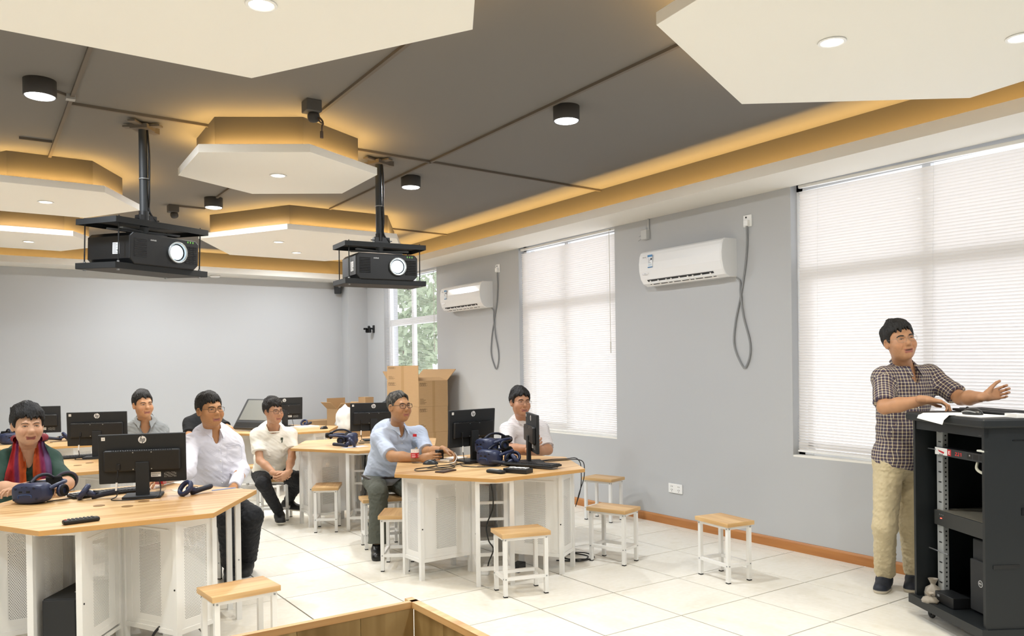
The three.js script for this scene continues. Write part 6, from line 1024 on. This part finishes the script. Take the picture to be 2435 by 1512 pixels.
{
  const T_plaid = canvasTex(128, 128, (c, w, h) => { c.fillStyle = '#4f3f47'; c.fillRect(0, 0, w, h); c.fillStyle = 'rgba(70,66,92,0.55)'; c.fillRect(0, 0, 64, 128); c.fillRect(0, 0, 128, 64); c.fillStyle = 'rgba(214,203,170,0.72)'; for (const o of [0, 64]) { c.fillRect(o + 24, 0, 15, h); c.fillRect(0, o + 24, w, 15); } c.fillStyle = '#e9e0c4'; for (const a of [0, 64]) for (const b of [0, 64]) c.fillRect(a + 24, b + 24, 15, 15); }, { repeat: [24, 24] });
  const T_stripe = canvasTex(32, 128, (c, w, h) => { c.fillStyle = '#ece8e6'; c.fillRect(0, 0, w, h); c.fillStyle = '#c3b9bd'; for (let k = 0; k < 8; k++) c.fillRect(0, k * 16 + 4, w, 4); }, { repeat: [10, 10] });
  const J = JOINTS;
  person({ j: J.PR, turn: -20, seed: 3, label: 'standing man in a checked shirt and khaki trousers leaning on the black rack', skin: '#bb8b67', build: 1.04, arm: 1.08,
    head: { yaw: -34, pitch: 7, roll: 8, s: 1.03, hair: '#15120f', hairTop: 0.03, hairSide: 0.013, hairline: 0.074, sweep: 1, part: -1, fringe: 0.012, mouth: 0.0032, fat: 0.002, squint: 0.0026, brow: 0.0036, seed: 1 }, glasses: { c: '#9a938a', r: 0.0008, metal: true },
    shirt: { c: '#ffffff', map: T_plaid, q: 0.016, collar: true, hem: 0.8, hemTilt: -0.22, vDeep: 0.03, sleeve: 0.86, loose: 0.012, buttons: true, wrinkle: 0.006, gap: 0.35 }, trousers: { c: '#cbbd9b', q: 0.004, cuff: 0.064, rise: 0.1 }, shoes: { c: '#1c222f', sole: '#c9c0ae', laces: '#15181f' },
    handR: { d: [0.72, -0.12, 0.68], n: [0.1, -1, 0.1], curl: 0.55, spread: 0.16, thumb: 0.5 }, handL: { d: [0.86, 0.18, 0.42], n: [-0.5, 0.25, 0.8], curl: [0.9, 1.0, 1.0, 0.95], spread: 0.1, thumb: 1.0 } });
  person({ j: J.LB, turn: 6, seed: 11, label: 'seated man in a light blue short-sleeved shirt and grey trousers holding a small case', skin: '#b3845c', build: 1.08, arm: 1.08,
    head: { yaw: 10, pitch: 6, roll: 0, s: 1.02, hair: '#2a2620', grey: '#7a746a', greyMix: 0.7, hairTop: 0.017, hairSide: 0.007, hairline: 0.086, sweep: 1, part: -1, fringe: 0.0, fat: 0.003, jaw: 1.05, brow: 0.0022, seed: 4 }, glasses: { c: '#2a1a1c', r: 0.0019 },
    shirt: { c: '#b7c1d3', q: 0.018, collar: true, belly: 0.03, vDeep: 0.02, sleeve: 0.9, loose: 0.014, buttons: true, hem: 0.5, wrinkle: 0.006 }, trousers: { c: '#55584f', q: 0.008, cuff: 0.075, belt: true, rise: 0.04 }, shoes: { c: '#0e0e10', sole: '#0c0c0d', rough: 0.3 },
    handR: { d: [0.72, 0.02, 0.55], n: [0.5, -0.15, -0.8], curl: 0.5, spread: 0.06, thumb: 0.4 }, handL: { d: [0.35, -0.3, 0.85], n: [-0.5, -0.8, 0.1], curl: 0.55, spread: 0.08, thumb: 0.4 } });
  const yt = person({ j: J.YT, turn: -15, seed: 21, label: 'young man in a white t-shirt and black trousers seated on a stool with clasped hands', skin: '#bf9070', build: 0.96, arm: 0.95,
    head: { yaw: 16, pitch: -2, roll: 3, s: 0.99, hair: '#1d1712', hairTop: 0.034, hairSide: 0.014, hairline: 0.064, sweep: 1, part: 1, fringe: 0.014, brow: 0.0028, seed: 7 }, glasses: { c: '#1d1c20', r: 0.0015 },
    shirt: { c: '#f2eee2', q: 0.014, sleeve: 0.66, loose: 0.016, neckR: 0.068, vDeep: -0.03, vW: 0.05, rib: true, ribF: 0.02, hem: 0.44, wrinkle: 0.006 }, trousers: { c: '#141519', q: 0.0, cuff: 0.05 }, shoes: { c: '#121316', sole: '#d9d5c6', soleH: 0.014 },
    handR: { d: [0.75, -0.35, 0.45], n: [0.3, 0.2, -0.9], curl: 0.75, spread: 0.05, thumb: 0.4 }, handL: { d: [-0.75, -0.4, 0.35], n: [-0.2, 0.2, -0.9], curl: 0.75, spread: 0.05, thumb: 0.4 } });
  { // small dark emblem printed on the white t-shirt
    const { g, J: L, shirtF } = yt, cx = L.neck[0] + 0.075, cy = L.neck[1] - 0.15, P = [], I = [], n = 18; const at = (x, y) => { let z = 0.35; while (z > -0.1 && shirtF(x, y, L.neck[2] - 0.1 + z) > 0) z -= 0.002; return [x, y, L.neck[2] - 0.1 + z + 0.002]; };
    P.push(...at(cx, cy)); for (let k = 0; k < n; k++) { const a = k / n * TAU, r = 1 + 0.25 * Math.sin(a * 3); P.push(...at(cx + 0.011 * r * Math.cos(a), cy + 0.026 * r * Math.sin(a))); } for (let k = 0; k < n; k++) I.push(0, 1 + k, 1 + (k + 1) % n);
    const G = new THREE.BufferGeometry(); G.setAttribute('position', new THREE.Float32BufferAttribute(P, 3)); G.setIndex(I); G.computeVertexNormals(); mesh('emblem', G, std('#3f4a38', { roughness: 0.8 }), g);
  }
  person({ j: J.GW, turn: 4, seed: 31, label: 'seated man with glasses in a white long-sleeved shirt at the front left table', skin: '#b98558', build: 1.05,
    head: { yaw: 14, pitch: 4, roll: 2, s: 1.02, hair: '#17130f', hairTop: 0.026, hairSide: 0.011, hairline: 0.07, sweep: 1, part: -1, fringe: 0.016, fat: 0.003, mouth: 0.001, brow: 0.0022, seed: 9 }, glasses: { c: '#26262a', r: 0.0011, metal: true },
    shirt: { c: '#e4e4f0', q: 0.018, collar: true, long: true, vDeep: 0.025, buttons: true, pocket: 0.085, belly: 0.012, hem: 0.48, wrinkle: 0.007 }, trousers: { c: '#15171c', q: 0.006, cuff: 0.066 }, shoes: { c: '#1a1b1c', sole: '#26282a', laces: '#30332f' },
    handR: { d: [-0.7, 0, 0.7], n: [0, -1, 0], curl: 0.3 }, handL: { d: [-0.5, -0.15, 0.85], n: [0, -1, 0.1], curl: 0.4 } });
  const wm = person({ j: J.W, turn: -12, seed: 41, label: 'woman in a dark green top and a red and purple scarf with folded arms', skin: '#cda182', build: 0.94, arm: 1.06, handSize: 0.93,
    head: { yaw: 8, pitch: -3, roll: 0, s: 1.0, hair: '#100f10', hairTop: 0.036, hairSide: 0.02, hairline: 0.064, sweep: 0.8, part: 1, fringe: 0.01, nape: -0.075, fat: 0.004, jaw: 1.02, brow: 0.0018, lip: '#8f4a44', seed: 12 },
    shirt: { c: '#1d3b30', q: 0.016, sleeve: 0.92, loose: 0.008, vDeep: 0.05, vW: 0.034, hem: 0.45, wrinkle: 0.005 }, trousers: { c: '#1a1b20', q: 0.0 }, shoes: { c: '#141414', sole: '#222222' },
    handR: { d: [0.8, 0.05, 0.3], n: [0, -1, 0], curl: 0.4 }, handL: { d: [-0.8, 0, 0.15], n: [0, -1, 0.1], curl: 0.4 } });
  { // scarf: two hanging ends and a loop behind the neck
    const { g, J: L, shirtF } = wm, nk = L.neck, surf = (x, y) => { let z = nk[2] + 0.3; while (z > nk[2] - 0.12 && shirtF(x, y, z) > 0) z -= 0.004; return Math.max(z, nk[2] + 0.03 - Math.max(0, y - nk[1]) * 0.9); };
    const ribbon = (x0, x1, xb0, xb1, drop, cols) => {
      const P = [], C = [], I = [], nu = 16, nv = 24; for (let j = 0; j <= nv; j++) for (let i = 0; i <= nu; i++) {
        const v = j / nv, u = i / nu, y = nk[1] + 0.055 - v * drop, x = nk[0] + mix(mix(x0, x1, u), mix(xb0, xb1, u), smooth(0, 0.7, v)); const z = surf(x, y) + 0.012 + 0.006 * Math.sin(u * 19 + v * 2) + 0.01 * (1 - Math.abs(2 * u - 1));
        P.push(x, y, z); const t = u * (cols.length - 1), k = Math.min(cols.length - 2, Math.floor(t)), a = lin(cols[k]), b = lin(cols[k + 1]), q = smooth(0.3, 0.7, t - k); C.push(...a.map((w, m) => mix(w, b[m], q) * (0.92 + 0.12 * noise3(x * 60, y * 60, 3))));
      } for (let j = 0; j < nv; j++) for (let i = 0; i < nu; i++) { const o = j * (nu + 1) + i; I.push(o, o + nu + 1, o + 1, o + 1, o + nu + 1, o + nu + 2); }
      const G = new THREE.BufferGeometry(); G.setAttribute('position', new THREE.Float32BufferAttribute(P, 3)); G.setAttribute('color', new THREE.Float32BufferAttribute(C, 3)); G.setIndex(I); G.computeVertexNormals(); return G;
    };
    const sm = std('#ffffff', { vertexColors: true, roughness: 0.8 });
    const sc = mesh('scarf', ribbon(-0.085, -0.035, -0.105, -0.005, 0.36, ['#a3211f', '#b4262a', '#7a3166', '#c2531f', '#cc5a1c']), sm, g); sc.userData.label = 'red and orange end of the scarf';
    const s2 = mesh('scarf', ribbon(0.035, 0.085, 0.03, 0.15, 0.34, ['#c8571b', '#bf4a22', '#8c2a5a', '#5b3a63', '#54395f']), sm, g); s2.userData.label = 'orange and purple end of the scarf';
    mesh('scarf', paint(tube([[nk[0] - 0.062, nk[1] + 0.04, nk[2] + 0.045], [nk[0] - 0.085, nk[1] + 0.045, nk[2] - 0.02], [nk[0] - 0.04, nk[1] + 0.05, nk[2] - 0.075], [nk[0] + 0.04, nk[1] + 0.05, nk[2] - 0.075], [nk[0] + 0.085, nk[1] + 0.045, nk[2] - 0.02], [nk[0] + 0.062, nk[1] + 0.04, nk[2] + 0.045]], 0.022, 40, 10), lin('#8d2733')), sm, g);
    const a = lerp3(L.shL, L.elL, 0.92), d = V(...L.elL).sub(V(...L.shL)).normalize(); const cuff = new THREE.TorusGeometry(0.066, 0.009, 8, 28); cuff.applyQuaternion(new THREE.Quaternion().setFromUnitVectors(V(0, 0, 1), d)); mesh('sleeve_trim', cuff.translate(...a), std('#3c3a48', { roughness: 0.7 }), g);
  }
  person({ j: J.GH, turn: -10, seed: 51, label: 'man in a grey jacket seated far back behind the middle monitor', skin: '#c9966f', build: 1.0,
    head: { yaw: 12, pitch: 1, roll: 2, s: 1.0, hair: '#1a1512', hairTop: 0.028, hairSide: 0.01, hairline: 0.072, sweep: 0.3, fat: 0.001, brow: 0.0026, seed: 15 },
    shirt: { c: '#8f9292', q: 0.022, collar: true, collarR: 0.07, gap: 0.5, long: true, vDeep: 0.035, vW: 0.045, hem: 0.46, wrinkle: 0.009, buttons: true }, trousers: { c: '#2a2c30' }, shoes: { c: '#222222' }, handR: { d: [0.4, 0, 0.9], n: [0, -1, 0], curl: 0.3 }, handL: { d: [-0.7, 0, 0.5], n: [0, -1, 0], curl: 0.3 } });
  { const p = person({ j: J.SP, turn: -2, seed: 61, label: 'man in a white striped polo shirt with crossed arms by the window', skin: '#bd8c6c', build: 1.05, arm: 1.08,
    head: { yaw: -10, pitch: 2, roll: -2, s: 1.0, hair: '#100e0e', hairTop: 0.032, hairSide: 0.015, hairline: 0.064, sweep: 0.2, fringe: 0.006, fat: 0.002, mouth: 0.0012, brow: 0.003, seed: 18 }, glasses: { c: '#55504c', r: 0.0009, metal: true },
    shirt: { c: '#ffffff', map: T_stripe, q: 0.016, collar: true, collarMat: std('#f1eeec', { roughness: 0.85 }), vDeep: 0.04, vW: 0.026, sleeve: 0.86, loose: 0.012, hem: 0.46, wrinkle: 0.005, belly: 0.01 }, trousers: { c: '#33363c' }, shoes: { c: '#222222' },
    handR: { d: [0.9, 0.42, 0.0], n: [0.25, -0.1, -1], curl: 0.35, spread: 0.16, thumb: 0.3 }, handL: { d: [-0.9, 0, -0.25], n: [0, -0.5, -1], curl: 0.5 } }); }
  person({ j: J.BK, turn: 10, seed: 71, label: 'person in a black t-shirt mostly hidden behind the man in white', skin: '#c2916b', build: 1.0,
    head: { yaw: 60, pitch: -18, roll: 0, s: 1.0, hair: '#0f0d0d', hairTop: 0.026, hairSide: 0.013, hairline: 0.055, seed: 22 },
    shirt: { c: '#111214', q: 0.014, sleeve: 0.7, loose: 0.014, neckR: 0.066, vW: 0.04, hem: 0.42 }, trousers: { c: '#1b1c20' }, shoes: { c: '#1b1b1b' }, handR: { d: [0.9, 0, 0.1], n: [0, -1, 0], curl: 0.4 }, handL: { d: [-0.9, 0, 0.1], n: [0, -1, 0], curl: 0.4 } });
}
renderer.render(scene, camera);
